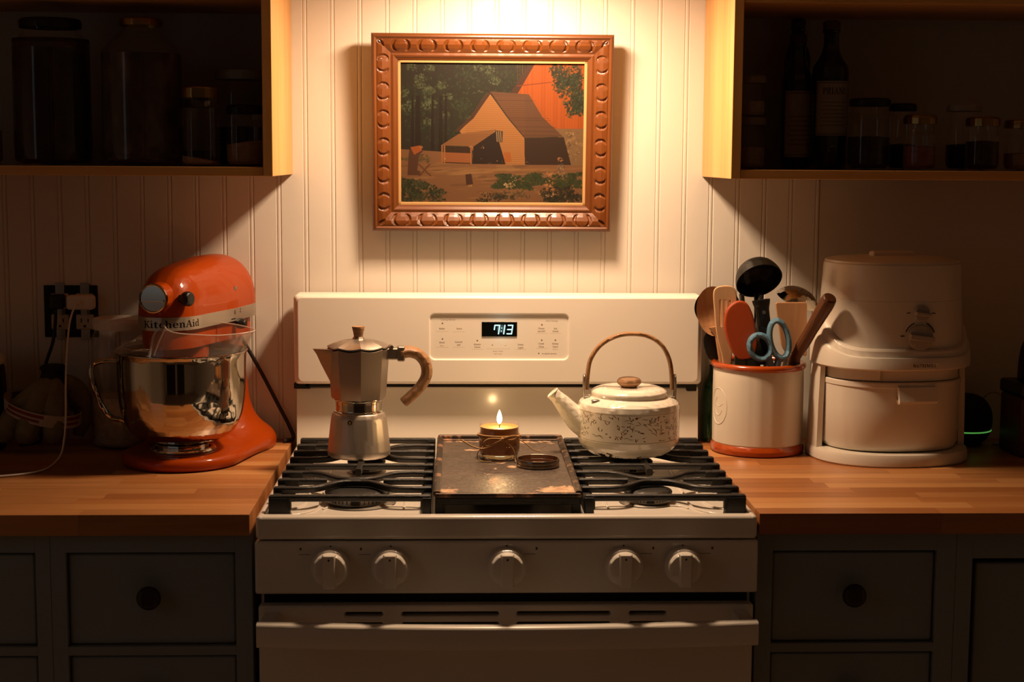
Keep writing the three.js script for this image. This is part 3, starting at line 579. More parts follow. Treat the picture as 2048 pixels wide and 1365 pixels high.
// ---------- candle in a jar ----------
const GTOP = GT + 0.002;                              // top of the griddle plate
{
  const c = thing('candle_jar', 'lit candle in a small glass jar tied with twine', 'candle', [-0.005, GTOP, 0.318], 0);
  obj('jar', latheS([[0, 0.0008], [0.028, 0, 1], [0.033, 0.003], [0.0352, 0.01], [0.035, 0.046], [0.0345, 0.05], [0.034, 0.057], [0.0335, 0.06, 1], [0.032, 0.0595]], 64), M.glass, c);
  obj('jar_foot', latheS([[0, 0.001], [0.0275, 0.001, 1], [0.031, 0.0035], [0.0325, 0.0075, 1], [0, 0.0075]], 56), mat('thick_glass', { color: 0xf4e6c0, roughness: 0.02, transmission: 1, thickness: 0.01, ior: 1.48 }), c);
  obj('wax', latheS([[0, 0.0088], [0.029, 0.0088], [0.0335, 0.0115], [0.0338, 0.04], [0.0325, 0.0465], [0.0325, 0.0545, 1], [0.0285, 0.0528], [0.01, 0.0522], [0, 0.0522]], 56), mat('amber_wax', { color: 0x9c6a34, roughness: 0.4, transmission: 0.24, thickness: 0 }), c);
  obj('wick', tube([[0, 0.052, 0], [0.0003, 0.056, 0.0003], [0.0012, 0.06, 0.0006]], 0.0008, { seg: 8, rad: 8 }), M.black, c);
  const flame = latheS([[0, 0], [0.0022, 0.002], [0.0042, 0.0065], [0.0044, 0.011], [0.0032, 0.0175], [0.0014, 0.0225], [0, 0.0255]], 28);
  const f = obj('flame', flame, mat('candle_flame', { color: 0xffd9a0, emissive: new THREE.Color().setRGB(1, 0.72, 0.36), emissiveIntensity: 14, roughness: 1 }), c, 'bright candle flame');
  f.position.set(0, 0.0575, 0); f.castShadow = false;
  const l = new THREE.PointLight(new THREE.Color().setRGB(1, 0.62, 0.27), 0.022); l.name = 'candle_flame_light'; l.position.set(-0.005, GTOP + 0.068, 0.318); l.shadow.radius = 0.22; l.castShadow = true; scene.add(l);
  // twine: two turns round the neck, a knot in front and loose ends
  const tw = mat('jute_twine', { color: 0xb08a5c, roughness: 0.95 });
  const turn = (y, r, ph, dip) => Array.from({ length: 24 }, (_, i) => { const a = (i / 24) * 2 * PI; return [r * Math.sin(a), y + dip * Math.cos(a + ph), r * Math.cos(a)]; });
  const t = obj('twine', [tube(turn(0.0405, 0.0366, 0.3, 0.0022), 0.0013, { seg: 90, rad: 7, closed: true }), tube(turn(0.0375, 0.0366, 2.2, 0.0028), 0.0013, { seg: 90, rad: 7, closed: true }), place(new THREE.SphereGeometry(0.0031, 12, 10), 0.004, 0.039, 0.0385)], tw, c);
  obj('bow_loop', tube([[0.004, 0.039, 0.039], [-0.008, 0.0405, 0.042], [-0.02, 0.0395, 0.042], [-0.027, 0.033, 0.04], [-0.023, 0.0275, 0.041], [-0.01, 0.0325, 0.043], [0.003, 0.0385, 0.04]], 0.0011, { seg: 50, rad: 7 }), tw, t);
  obj('bow_loop', tube([[0.004, 0.039, 0.039], [0.014, 0.0435, 0.041], [0.024, 0.0445, 0.037], [0.0315, 0.041, 0.03], [0.026, 0.0385, 0.034], [0.012, 0.0375, 0.041]], 0.0011, { seg: 50, rad: 7 }), tw, t);
  obj('loose_end', tube([[0.003, 0.0385, 0.0395], [-0.014, 0.0285, 0.043], [-0.03, 0.0235, 0.0425], [-0.046, 0.0275, 0.043], [-0.0585, 0.0345, 0.043], [-0.0645, 0.0385, 0.042]], 0.0013, { seg: 50, rad: 7 }), tw, t);
  obj('loose_end', tube([[-0.029, 0.0265, 0.041], [-0.0375, 0.015, 0.037], [-0.0365, 0.0045, 0.038], [-0.026, 0.001, 0.0405], [-0.015, 0.0012, 0.042]], 0.0009, { seg: 40, rad: 7 }), tw, t);
  obj('loose_end', tube([[0.005, 0.0385, 0.039], [0.0155, 0.03, 0.0415], [0.024, 0.0175, 0.0405], [0.0255, 0.006, 0.0425], [0.0265, 0.0012, 0.046]], 0.0012, { seg: 40, rad: 7 }), tw, t);
  obj('loose_end', tube([[0.0315, 0.036, 0.02], [0.044, 0.028, 0.02], [0.056, 0.018, 0.02], [0.068, 0.014, 0.018]], 0.0009, { seg: 40, rad: 7 }), tw, t);
}
// ---------- jar lid beside the candle ----------
{
  const l = thing('jar_lid', 'upturned metal jar lid lying beside the candle', 'jar lid', [0.0575, GTOP, 0.392], 0);
  obj('band', latheS([[0.0325, 0.0008], [0.0345, 0, 1], [0.0352, 0.0015], [0.0352, 0.005], [0.0342, 0.0062], [0.0352, 0.0075], [0.0352, 0.0125], [0.0347, 0.0137], [0.0337, 0.0132], [0.0337, 0.0068], [0.0329, 0.006], [0.0333, 0.004], [0.0325, 0.0008]], 72), mat('tinned_band', { color: 0x94887a, metalness: 1, roughness: 0.34 }), l);
  obj('disc', latheS([[0, 0.0012], [0.0332, 0.0012], [0.0332, 0.0004], [0, 0.0004]], 56), mat('copper_lacquer', { color: 0x9a5a34, metalness: 0.7, roughness: 0.4 }), l);
}

// ---------- framed farm picture ----------
{
  const FW = 0.4445, FH = 0.3625, FR = 0.048;
  const pic = thing('picture_frame', 'carved brown wooden frame around a farmyard print on the beadboard wall', 'picture', [-0.013, 1.3135, 0.01], 0);
  pic.rotation.x = 0.07;
  const frameMat = mat('carved_walnut', { map: woodTex([112, 62, 23], [80, 42, 13], 51, { streak: 0.6 }), roughness: 0.36, clearcoat: 0.35, clearcoatRoughness: 0.2 });
  const prof = [[0, 0.014], [0.0008, 0.021], [0.0035, 0.0255], [0.0065, 0.0262], [0.0088, 0.0238], [0.0098, 0.0222], [0.0108, 0.0232], [0.014, 0.0245], [0.02, 0.0236], [0.027, 0.0205], [0.0325, 0.0168], [0.0345, 0.0148], [0.0356, 0.0142], [0.037, 0.0152], [0.04, 0.0158], [0.043, 0.0142], [0.0445, 0.0118], [0.048, 0.0112]];
  const height = (w) => { for (let i = 1; i < prof.length; i++) if (w <= prof[i][0]) { const [a, ha] = prof[i - 1], [b, hb] = prof[i]; return lerp(ha, hb, (w - a) / (b - a || 1)); } return prof.at(-1)[1]; };
  // a round boss every 49.5 mm, cut free by a curved gouge on either side
  const gouge = (u, w, L) => {
    const n = Math.round((L - 0.06) / 0.0495), p = (L - 0.06) / n, k = Math.round((u - 0.03 - p / 2) / p), c = 0.03 + p / 2 + k * p, x = u - c, y = (w - 0.022) * 1.25, R = 0.0182;
    let g = 0;
    for (const s of [-1, 1]) {
      const out = Math.hypot(x, y) - R, inn = Math.hypot(x + s * 0.0072, y) - R * 0.98;
      if (out < 0 && inn > 0 && s * x > 0) { const k = inn / (inn - out); g = Math.max(g, 4 * k * (1 - k) * 0.0042 * smooth(0.0145, 0.009, Math.abs(y))); }
    }
    return g;
  };
  function rail(L) {
    const nu = Math.round(L / 0.0013), ws = [], p = [], uv = [], ix = [];
    for (let w = 0; w <= FR + 1e-9; w += 0.001) ws.push(Math.min(w, FR));
    const row = ws.length + 2;
    for (let i = 0; i <= nu; i++) {
      const t = i / nu, add = (w, z) => { const u = w + t * (L - 2 * w); p.push(u - L / 2, -w, z); uv.push(u * 2.2, w * 2.2); };
      add(0, 0); for (const w of ws) { const u = w + t * (L - 2 * w); add(w, height(w) - gouge(u, w, L)); } add(FR, 0);
    }
    for (let i = 0; i < nu; i++) for (let j = 0; j < row - 1; j++) { const a = i * row + j, b = a + row; ix.push(a, a + 1, b, b, a + 1, b + 1); }
    const g = new THREE.BufferGeometry();
    g.setAttribute('position', new THREE.Float32BufferAttribute(p, 3)); g.setAttribute('uv', new THREE.Float32BufferAttribute(uv, 2)); g.setIndex(ix);
    return toCreasedNormals(g, 0.7);
  }
  const h = rail(FW), v = rail(FH);
  for (const [g, x, y, r] of [[h, 0, FH, 0], [h, 0, 0, PI], [v, FW / 2, FH / 2, -PI / 2], [v, -FW / 2, FH / 2, PI / 2]]) { const o = obj('moulding', g, frameMat, pic); o.position.set(x, y, 0); o.rotation.z = r; }
  // tan liner strip inside the moulding
  const liner = mat('tan_liner', { color: 0xb08a58, roughness: 0.5 }), iw = FW / 2 - FR, li = 0.0052;
  for (const [x0, x1, y0, y1] of [[-iw, iw, FR, FR + li], [-iw, iw, FH - FR - li, FH - FR], [-iw, -iw + li, FR, FH - FR], [iw - li, iw, FR, FH - FR]]) obj('liner', bx(x0, x1, y0, y1, 0.002, 0.0098, 0.0008), liner, pic);
  const art = canvasTex(1200, 920, (c, w, hh) => {
    const P = (px, py) => [((px - 799) / 371) * w, ((py - 123) / 287) * hh];
    const poly = (pts, f) => { c.fillStyle = f; c.beginPath(); pts.forEach(([a, b], i) => { const [x, y] = P(a, b); i ? c.lineTo(x, y) : c.moveTo(x, y); }); c.closePath(); c.fill(); };
    const dab = (px, py, r, f, n, sp, sq = 1) => { for (let i = 0; i < n; i++) { const a = rnd() * 6.283, d = Math.sqrt(rnd()) * sp, [x, y] = P(px + Math.cos(a) * d, py + Math.sin(a) * d * sq); c.globalAlpha = rr(0.35, 0.9); c.fillStyle = f[Math.floor(rnd() * f.length)]; c.beginPath(); c.ellipse(x, y, r * rr(0.5, 1.4), r * rr(0.4, 1), rnd() * 3, 0, 7); c.fill(); } c.globalAlpha = 1; };
    // woods
    c.fillStyle = '#2c2a1f'; c.fillRect(0, 0, w, hh);
    for (let i = 0; i < 46; i++) dab(rr(799, 1080), rr(125, 290), 9, ['#2e3a26', '#25301f', '#3a4a30', '#22281b'], 46, 26);
    for (let i = 0; i < 26; i++) dab(rr(799, 1000), rr(130, 250), 7, ['#566a48', '#66785a', '#485c40'], 30, 13, 0.6);
    for (let i = 0; i < 9; i++) { const x = rr(815, 930); poly([[x, 190], [x + 4, 190], [x + 5, 305], [x - 2, 305]], '#241a12'); }
    for (let i = 0; i < 60; i++) dab(rr(800, 1000), rr(128, 230), 2.2, ['#a8a483', '#c0b48e'], 1, 2);
    // ground
    poly([[799, 300], [1170, 322], [1170, 412], [799, 412]], '#8f6a48');
    for (let i = 0; i < 150; i++) { const y = rr(318, 408), [x, yy] = P(rr(799, 1170), y); c.globalAlpha = 0.5; c.fillStyle = ['#a27a50', '#86603c', '#ac8458', '#705236', '#94683e'][Math.floor(rnd() * 5)]; c.beginPath(); c.ellipse(x, yy, rr(30, 90), rr(3, 9), -0.05, 0, 7); c.fill(); } c.globalAlpha = 1;
    for (let i = 0; i < 40; i++) { const [x, yy] = P(rr(870, 1120), rr(338, 352)); c.globalAlpha = 0.4; c.fillStyle = rnd() < 0.5 ? '#b48e60' : '#a47c4e'; c.beginPath(); c.ellipse(x, yy, rr(40, 90), rr(4, 8), -0.06, 0, 7); c.fill(); } c.globalAlpha = 1;
    for (let i = 0; i < 14; i++) dab(rr(800, 960), rr(310, 324), 7, ['#4c4a2a', '#5c5430', '#6a6038'], 26, 16, 0.25);
    // big orange barn behind, stone footing, roof edge
    poly([[1063, 123], [1170, 123], [1170, 256], [1112, 256], [1028, 186]], '#c2601a');
    for (let x = 1034; x < 1170; x += 5) { c.globalAlpha = 0.35; poly([[x, 123], [x + 1.6, 123], [x + 1.6, 256], [x, 256]], rnd() < 0.5 ? '#9a4a12' : '#d27a30'); } c.globalAlpha = 1;
    poly([[1058, 123], [1070, 123], [1034, 187], [1022, 182]], '#4a3022'); poly([[1034, 168], [1104, 160], [1104, 161.6], [1034, 169.8]], '#8a3c10');
    poly([[1112, 256], [1170, 256], [1170, 332], [1140, 332]], '#8f7552');
    for (let i = 0; i < 40; i++) dab(rr(1120, 1168), rr(260, 328), 8, ['#a58a62', '#7a6244', '#b79c72', '#665038'], 3, 3, 0.5);
    // grey barn: roof, gable, side
    poly([[978, 180], [1058, 186], [1086, 232], [1128, 272], [1052, 276], [1016, 232], [984, 186]], '#6a4a34');
    for (let y = 184; y < 276; y += 4.5) { c.globalAlpha = 0.4; poly([[978 + (y - 180) * 0.75, y], [1058 + (y - 180) * 0.78, y + 1], [1058 + (y - 180) * 0.78, y + 2.4], [978 + (y - 180) * 0.75, y + 1.4]], rnd() < 0.5 ? '#4f3526' : '#80593e'); } c.globalAlpha = 1;
    poly([[980, 186], [1016, 236], [1050, 276], [1051, 331], [1012, 331], [940, 300], [918, 262], [948, 232]], '#c08a52');
    for (let y = 192; y < 330; y += 4) { c.globalAlpha = 0.45; poly([[930, y], [1051, y], [1051, y + 1.3], [930, y + 1.3]], '#8c5f36'); } c.globalAlpha = 1;
    poly([[974, 182], [981, 184], [946, 236], [914, 264], [908, 262], [940, 232]], '#4c3324');
    // tidy the woods back over what spilled to the left of the gable
    poly([[905, 190], [972, 182], [940, 230], [905, 258]], '#2b2c1f'); for (let i = 0; i < 8; i++) dab(rr(908, 945), rr(195, 235), 7, ['#2e3a26', '#3a4a30'], 20, 10);
    poly([[1051, 278], [1130, 273], [1146, 331], [1052, 331]], '#3a281c');
    // lean-to porch
    poly([[880, 292], [916, 268], [992, 258], [984, 268], [946, 294]], '#9a6c42'); for (let i = 0; i < 7; i++) { c.globalAlpha = 0.4; poly([[884 + i * 4, 290 - i * 3.2], [946 + i * 6, 292 - i * 4], [946 + i * 6, 293.2 - i * 4], [884 + i * 4, 291.2 - i * 3.2]], '#6a4628'); } c.globalAlpha = 1;
    poly([[946, 294], [992, 262], [1012, 330], [944, 330]], '#2a1c14'); poly([[884, 294], [944, 296], [944, 330], [884, 328]], '#3a2616'); poly([[884, 306], [942, 308], [942, 328], [884, 326]], '#a8683a');
    for (const x of [881, 886, 940]) poly([[x, 292], [x + 3, 292], [x + 3, 330], [x, 330]], '#b07a46');
    poly([[990, 260], [1006, 262], [1005, 285], [993, 284]], '#4a3a2c'); for (let i = 0; i < 3; i++) poly([[993 + i * 4, 262], [994 + i * 4, 262], [995 + i * 4, 284], [994 + i * 4, 284]], '#d8c49a');
    dab(965, 296, 5, ['#d8b070'], 4, 3); poly([[1008, 306], [1022, 306], [1024, 326], [1010, 326]], '#b86c30');
    // tree at the upper right
    for (let i = 0; i < 46; i++) { const y = rr(126, 222), x = rr(Math.max(1108, 1118 + (y - 170) * 0.35), 1170); dab(x, y, 8, ['#2a3420', '#34422a', '#4c5c3c', '#222a1a', '#222a1a'], 34, 13); }
    // grass, pond, bushes
    for (let i = 0; i < 60; i++) { const x = rr(985, 1168); dab(x, rr(354 - (x - 985) * 0.03, 378 + (x - 985) * 0.04), 9, ['#34421f', '#44522c', '#2e3a20', '#3c4a28'], 26, 13, 0.28); }
    for (let i = 0; i < 16; i++) dab(rr(990, 1060), rr(386, 406), 9, ['#6e5a40', '#8f7650', '#54462e'], 10, 18, 0.2);
    for (let i = 0; i < 30; i++) { const x = rr(799, 880); dab(x, rr(362 + (x - 799) * 0.2, 408), 8, ['#2c3420', '#3c482a', '#242a18', '#4a5634'], 30, 11, 0.8); }
    for (let i = 0; i < 26; i++) dab(rr(1090, 1168), rr(380, 408), 8, ['#2c3420', '#3c3a22', '#242018'], 22, 12, 0.7);
    for (let i = 0; i < 8; i++) dab(rr(960, 1030), rr(392, 408), 7, ['#3a3824', '#2c2c1c'], 16, 12, 0.4);
    // small figures, geese, sawhorse: a few strokes each
    poly([[816, 300], [838, 296], [844, 304], [836, 312], [832, 344], [838, 346], [838, 354], [812, 354], [814, 318]], '#5a3c28'); poly([[818, 296], [838, 292], [842, 302], [826, 312]], '#b4622e'); dab(840, 296, 6, ['#c89058'], 5, 2.5);
    for (const k of [[832, 330, 858, 356], [856, 330, 834, 356]]) poly([[k[0], k[1]], [k[0] + 4, k[1]], [k[2] + 4, k[3]], [k[2], k[3]]], '#6a4226');
    poly([[930, 352], [942, 350], [946, 372], [932, 374]], '#4a3020'); dab(938, 376, 5, ['#c8a070'], 7, 7, 0.3);
    dab(1020, 374, 7, ['#e0c898', '#c8a878'], 22, 12, 0.4); dab(1030, 360, 4, ['#e8d4a8'], 10, 7, 1.4);
    dab(1103, 350, 6, ['#c88c58', '#d89c68'], 14, 7); dab(1104, 372, 7, ['#c07848', '#d8a070'], 30, 11, 1.3); dab(1124, 320, 6, ['#c88c58'], 12, 5); dab(1126, 342, 7, ['#5a5a58', '#b0a080'], 26, 8, 1.8);
    for (let i = 0; i < 9; i++) dab(rr(1080, 1125), rr(391, 398), 4, ['#dcc090', '#c8a070'], 4, 4, 0.6);
    for (let i = 0; i < 10; i++) dab(rr(870, 1060), rr(318, 332), 3, ['#e0c898'], 2, 3, 0.5);
    c.globalCompositeOperation = 'multiply'; c.fillStyle = '#958c80'; c.fillRect(0, 0, w, hh); c.globalCompositeOperation = 'source-over';
  });
  const sheet = obj('print', bx(-iw + li, iw - li, FR + li, FH - FR - li, 0.002, 0.006, 0), mat('printed_paper', { map: art, roughness: 0.55, specularIntensity: 0.5, clearcoat: 0.06, clearcoatRoughness: 0.4 }), pic, 'farmyard print with barns and trees');
  { const g = sheet.geometry, p = g.attributes.position, uv = g.attributes.uv; for (let i = 0; i < p.count; i++) uv.setXY(i, (p.getX(i) + iw - li) / (2 * (iw - li)), (p.getY(i) - FR - li) / (FH - 2 * FR - 2 * li)); }
  for (const x of [-0.18, 0.18]) obj('bumper', place(new THREE.CylinderGeometry(0.006, 0.006, 0.01, 16), x, 0.012, -0.005, PI / 2), M.black, pic);
  obj('hanger', tube([[-0.12, 0.25, -0.001], [-0.06, 0.275, -0.014], [0, 0.29, -0.028], [0.06, 0.275, -0.014], [0.12, 0.25, -0.001]], 0.0009, { seg: 30, rad: 6 }), M.dullSteel, pic);
  obj('backing_board', bx(-FW / 2 + 0.004, FW / 2 - 0.004, 0.004, FH - 0.004, 0, 0.002, 0), M.darkKnob, pic);
}

// ---------- stand mixer ----------
{
  const m = thing('stand_mixer', 'glossy orange tilt-head stand mixer with a steel bowl', 'stand mixer', [-0.5575, 0.915, 0.228], -0.215);
  // foot and column in one casting
  const sd = (x, y, z) => {
    const t = clamp(-z / 0.152), plan = Math.hypot(x, z + 0.152 * t) - lerp(0.105, 0.107, t), hy = Math.abs(y - 0.0115) - 0.0115, r = 0.011;
    const base = Math.min(Math.max(plan + r, hy + r), 0) + Math.hypot(Math.max(plan + r, 0), Math.max(hy + r, 0)) - r;
    const k = clamp((y - 0.02) / 0.19), ax = lerp(0.066, 0.047, k), az = lerp(0.062, 0.05, k), col = (Math.hypot(x / ax, (z + 0.172 - 0.012 * k) / az) - 1) * Math.min(ax, az), cap = Math.max(col, y - 0.222, -y);
    return smin(base, cap, 0.075);
  };
  const casting = solid((x, y, z) => Math.max(sd(x, y, z), 0.0005 - y), 0, 0.12, -0.075, 0.215, 120);
  obj('stand', casting, M.orange, m);
  // plan of the head: parallel sides, round ends
  const plan = (z) => { const f = clamp((z - 0.03) / 0.072), b = clamp((-0.175 - z) / 0.072); return lerp(0.068, 0.054, smooth(-0.11, 0.05, z)) * Math.sqrt(Math.max(0, 1 - Math.max(f, b) ** 2.3)); };
  const topY = (z) => 0.264 + (0.092 - 0.008 * smooth(-0.12, 0.05, z)) * Math.sqrt(Math.max(0, 1 - clamp((-0.16 - z) / 0.089) ** 2.4)) * Math.sqrt(Math.max(0, 1 - clamp((z - 0.01) / 0.094) ** 2.5));
  const rings = [];
  for (let i = 0; i <= 56; i++) {
    const a = -0.2468, b = 0.1018, z = (a + b) / 2 - ((b - a) / 2) * Math.cos((i / 56) * PI), w = plan(z) + 0.0004, ty = Math.max(topY(z), 0.2655), r = [];
    for (let j = 0; j < 40; j++) { const t = (j / 39) * PI, c = Math.cos(t), s = Math.sin(t); r.push(V(w * Math.sign(c) * Math.abs(c) ** (2 / 2.3), 0.263 + (ty - 0.263) * Math.abs(s) ** (2 / 2.3), z)); }
    rings.push(r);
  }
  const head = obj('head', loft(rings, { crease: 1.0 }), M.orange, m);
  // plan outline with its running length, from the nose along the right side to the tail and back
  const out = []; for (let i = 0; i <= 60; i++) { const z = -0.0725 + 0.1745 * Math.cos((i / 60) * PI); out.push([plan(z), z]); }
  for (let i = 59; i > 0; i--) out.push([-out[i][0], out[i][1]]);
  const skirt = (k, y0, y1, grow) => [y0, y1].map((y) => out.map(([x, z]) => V(x * k + Math.sign(x) * grow, y, z * (k * 0.5 + 0.5) + (z > -0.07 ? grow : -grow) * (Math.abs(x) < 0.03 ? 1 : 0))));
  const trimTex = canvasTex(2048, 64, (c, w, h) => {
    c.fillStyle = '#bdb4a6'; c.fillRect(0, 0, w, h);
    for (let i = 0; i < 260; i++) { c.globalAlpha = 0.08; c.fillStyle = rnd() < 0.5 ? '#6a6056' : '#efe6d8'; c.fillRect(rnd() * w, rnd() * h, rr(20, 160), 1); } c.globalAlpha = 1;
    c.fillStyle = '#1c1814'; c.font = 'bold 46px serif'; c.textBaseline = 'middle';
    for (const x of [-62, w - 62]) c.fillText('KitchenAid', x, 34, 270); c.font = 'bold 30px sans-serif'; c.fillText('6', 520, 20); c.fillText('2', 580, 16); c.fillRect(490, 50, 44, 6);
  });
  const band = loft(skirt(1, 0.2425, 0.265, 0.0011), { crease: 0.6 });
  { // running-length uv
    const p = band.attributes.position, uv = band.attributes.uv; let total = 0; const at = out.map((q, i) => { const n = out[(i + 1) % out.length], r = total; total += Math.hypot(n[0] - q[0], n[1] - q[1]); return r; });
    for (let i = 0; i < p.count; i++) { const j = uv.getX(i) * out.length; if (uv.getX(i) === 0.5 && Math.abs(uv.getY(i) - 0.5) < 1e-6) continue; const k = Math.floor(j + 1e-4); uv.setXY(i, k >= out.length ? 1 : at[k] / total, (p.getY(i) - 0.2425) / 0.0225); }
  }
  obj('trim_band', band, mat('trim_strip', { map: trimTex, metalness: 0.75, roughness: 0.33 }), head, 'silver band with dark lettering');
  obj('lower_housing', [loft(skirt(0.9, 0.21, 0.2435, 0), { crease: 0.6 }), bx(-0.036, 0.036, 0.2, 0.236, -0.21, -0.12, 0.012, 3)], M.orange, m);
  obj('planetary', [lathe([[0, 0.18], [0.036, 0.18], [0.047, 0.188], [0.048, 0.215], [0, 0.215]], 40), lathe([[0, 0.1], [0.006, 0.1], [0.006, 0.18], [0, 0.18]], 16)], M.orange, m);
  // attachment hub with its hinged chrome cap, and the clamp knob
  const HY = 0.2985, hub = obj('attachment_hub', place(latheS([[0, 0], [0.0225, 0], [0.0225, 0.045, 1], [0, 0.045]], 40), 0, HY, 0.066, PI / 2), M.orange, head);
  obj('hub_cap', [place(lathe([[0.0225, 0], [0.0245, 0.0006], [0.025, 0.003], [0.0246, 0.0068], [0.0228, 0.0078], [0.0214, 0.0072], [0.021, 0.0055]], 44), 0, HY, 0.1105, PI / 2), new THREE.CircleGeometry(0.0213, 44).translate(0, HY, 0.1162), bx(-0.0205, 0.0205, HY - 0.0065, HY - 0.002, 0.115, 0.1185, 0.0014)], M.chrome, hub, 'hinged chrome hub cap');
  obj('clamp_knob', place(latheS([[0, 0], [0.0062, 0], [0.0062, 0.008, 1], [0.0108, 0.009], [0.0125, 0.013], [0.0118, 0.021], [0.0085, 0.024], [0, 0.0248]], 32), 0, 0, 0, 0, 0, -PI / 2).rotateY(-0.25).translate(0.034, 0.2965, 0.084), M.blackPlastic, head);
  obj('speed_lever', [tube([[0.061, 0.245, -0.086], [0.066, 0.241, -0.09], [0.072, 0.238, -0.094]], 0.0023, { seg: 8 }), place(latheS([[0, -0.0095], [0.0062, -0.009], [0.0092, -0.004], [0.0095, 0.003], [0.0065, 0.0095], [0, 0.0105]], 24), 0.0745, 0.2365, -0.096, 0, 0, -PI / 2)], M.blackPlastic, head);
  obj('hinge_pin', [place(new THREE.CylinderGeometry(0.0078, 0.0078, 0.003, 24).scale(1, 1, 1.15), 0.0635, 0.2955, -0.098, 0, 0, -PI / 2), place(new THREE.BoxGeometry(0.0035, 0.013, 0.0016), 0.0638, 0.2955, -0.098, 0.6)], M.dullSteel, head, 'slotted steel screw');
  obj('head_hinge', [bx(-0.04, 0.04, 0.196, 0.246, -0.222, -0.148, 0.016, 3)], M.orange, m);
  // bowl: rolled rim, foot ring, strap handle
  const bowlPts = [[0.0435, 0.034], [0.046, 0.036, 1], [0.0455, 0.046], [0.05, 0.05, 1], [0.066, 0.0535], [0.084, 0.066], [0.096, 0.086], [0.103, 0.115], [0.106, 0.15], [0.1075, 0.2], [0.1085, 0.2035, 1], [0.1098, 0.2043], [0.1098, 0.2068], [0.1078, 0.2072, 1], [0.1058, 0.202], [0.1045, 0.15], [0.1014, 0.116], [0.0945, 0.088], [0.0825, 0.0685], [0.0655, 0.056], [0, 0.0545]].map(([r, y, k]) => [r * (y > 0.06 ? 1.04 : 1), 0.0232 + (y - 0.034) * 1.016, k]);
  const bowl = obj('bowl', latheS(bowlPts, 96), M.steel, m, 'polished steel mixing bowl');
  obj('bowl_handle', sweep([[-0.098, 0.181, 0.035], [-0.122, 0.182, 0.045], [-0.14, 0.175, 0.053], [-0.142, 0.16, 0.054], [-0.136, 0.13, 0.051], [-0.126, 0.1, 0.047], [-0.115, 0.084, 0.043], [-0.1, 0.078, 0.036], [-0.082, 0.073, 0.03]], () => [0.0045, 0.0085, 3], { seg: 60, n: 18, side: V(0.35, 0, 1) }), M.steel, bowl);
  obj('bowl_plate', latheS([[0.03, 0.0205], [0.056, 0.0205, 1], [0.0575, 0.025], [0.055, 0.0285, 1], [0.0475, 0.0285], [0.0475, 0.0228], [0.03, 0.0228]], 64), M.chrome, m, 'chrome ring holding the bowl foot');
  // clear pouring shield lying on the rim: a sloping collar and a flared chute
  const sheetOf = (a, b, n = 24) => { // skin between two polylines
    const ca = curve(a), cb = curve(b), p = [], ix = []; for (let i = 0; i <= n; i++) for (let j = 0; j <= 4; j++) { const q = ca.getPoint(i / n).lerp(cb.getPoint(i / n), j / 4); p.push(q.x, q.y + 0.0025 * Math.sin(j / 4 * PI), q.z); }
    for (let i = 0; i < n; i++) for (let j = 0; j < 4; j++) { const k = i * 5 + j; ix.push(k, k + 1, k + 5, k + 5, k + 1, k + 6); }
    const g = new THREE.BufferGeometry(); g.setAttribute('position', new THREE.Float32BufferAttribute(p, 3)); g.setIndex(ix); g.computeVertexNormals(); return g;
  };
  const arc = (r, y, a0, a1, n = 8) => Array.from({ length: n }, (_, i) => { const a = lerp(a0, a1, i / (n - 1)); return [r * Math.sin(a), y, r * Math.cos(a)]; });
  const shield = obj('pouring_shield', [sheetOf(arc(0.1135, 0.2, -3.3, -0.1), arc(0.062, 0.226, -3.3, -0.1)), sheetOf(arc(0.1135, 0.2, -0.12, 1.75), [[0.006, 0.258, 0.098], [0.03, 0.2445, 0.118], [0.07, 0.238, 0.1], [0.105, 0.235, 0.07], [0.142, 0.238, 0.02]])], M.clearPlastic, m, 'clear plastic pouring shield');
  obj('chute_wall', sheetOf([[0.109, 0.2, -0.02], [0.085, 0.2, -0.03], [0.06, 0.2, -0.03]], [[0.142, 0.238, 0.02], [0.1, 0.242, -0.02], [0.05, 0.246, -0.03]]), M.clearPlastic, shield);
  obj('chute_wall', sheetOf([[0.006, 0.258, 0.098], [-0.006, 0.235, 0.1], [-0.012, 0.2, 0.106]], [[0.016, 0.25, 0.06], [0.006, 0.235, 0.06], [0, 0.222, 0.06]]), M.clearPlastic, shield);
  obj('chute_rim', [tube([[0.006, 0.258, 0.098], [0.03, 0.2445, 0.118], [0.07, 0.238, 0.1], [0.105, 0.235, 0.07], [0.142, 0.238, 0.02], [0.1, 0.242, -0.02], [0.05, 0.246, -0.03]], 0.0011, { seg: 60, rad: 6 }), tube([[0.006, 0.258, 0.098], [-0.006, 0.235, 0.102], [-0.012, 0.2, 0.108]], 0.0022, { seg: 20, rad: 6 }), tube([[0.018, 0.25, 0.108], [0.006, 0.225, 0.11], [-0.002, 0.203, 0.112]], 0.0014, { seg: 20, rad: 6 }), tube(arc(0.075, 0.221, -1.9, -0.2), 0.0011, { seg: 40, rad: 6 }), tube(arc(0.1, 0.2065, -1.6, -0.15), 0.0011, { seg: 40, rad: 6 })], mat('clear_plastic_edge', { color: 0xf2e8de, roughness: 0.1, transmission: 0.6, thickness: 0 }), shield);
  // cord from the back of the column down to the worktop
  obj('power_cord', tube([[0.03, 0.2, -0.212], [0.05, 0.16, -0.222], [0.072, 0.115, -0.23], [0.096, 0.065, -0.236], [0.114, 0.028, -0.24], [0.124, 0.006, -0.235], [0.115, 0.0042, -0.21]], 0.0036, { seg: 70, rad: 10 }), M.wire, m, 'black power cord');
}

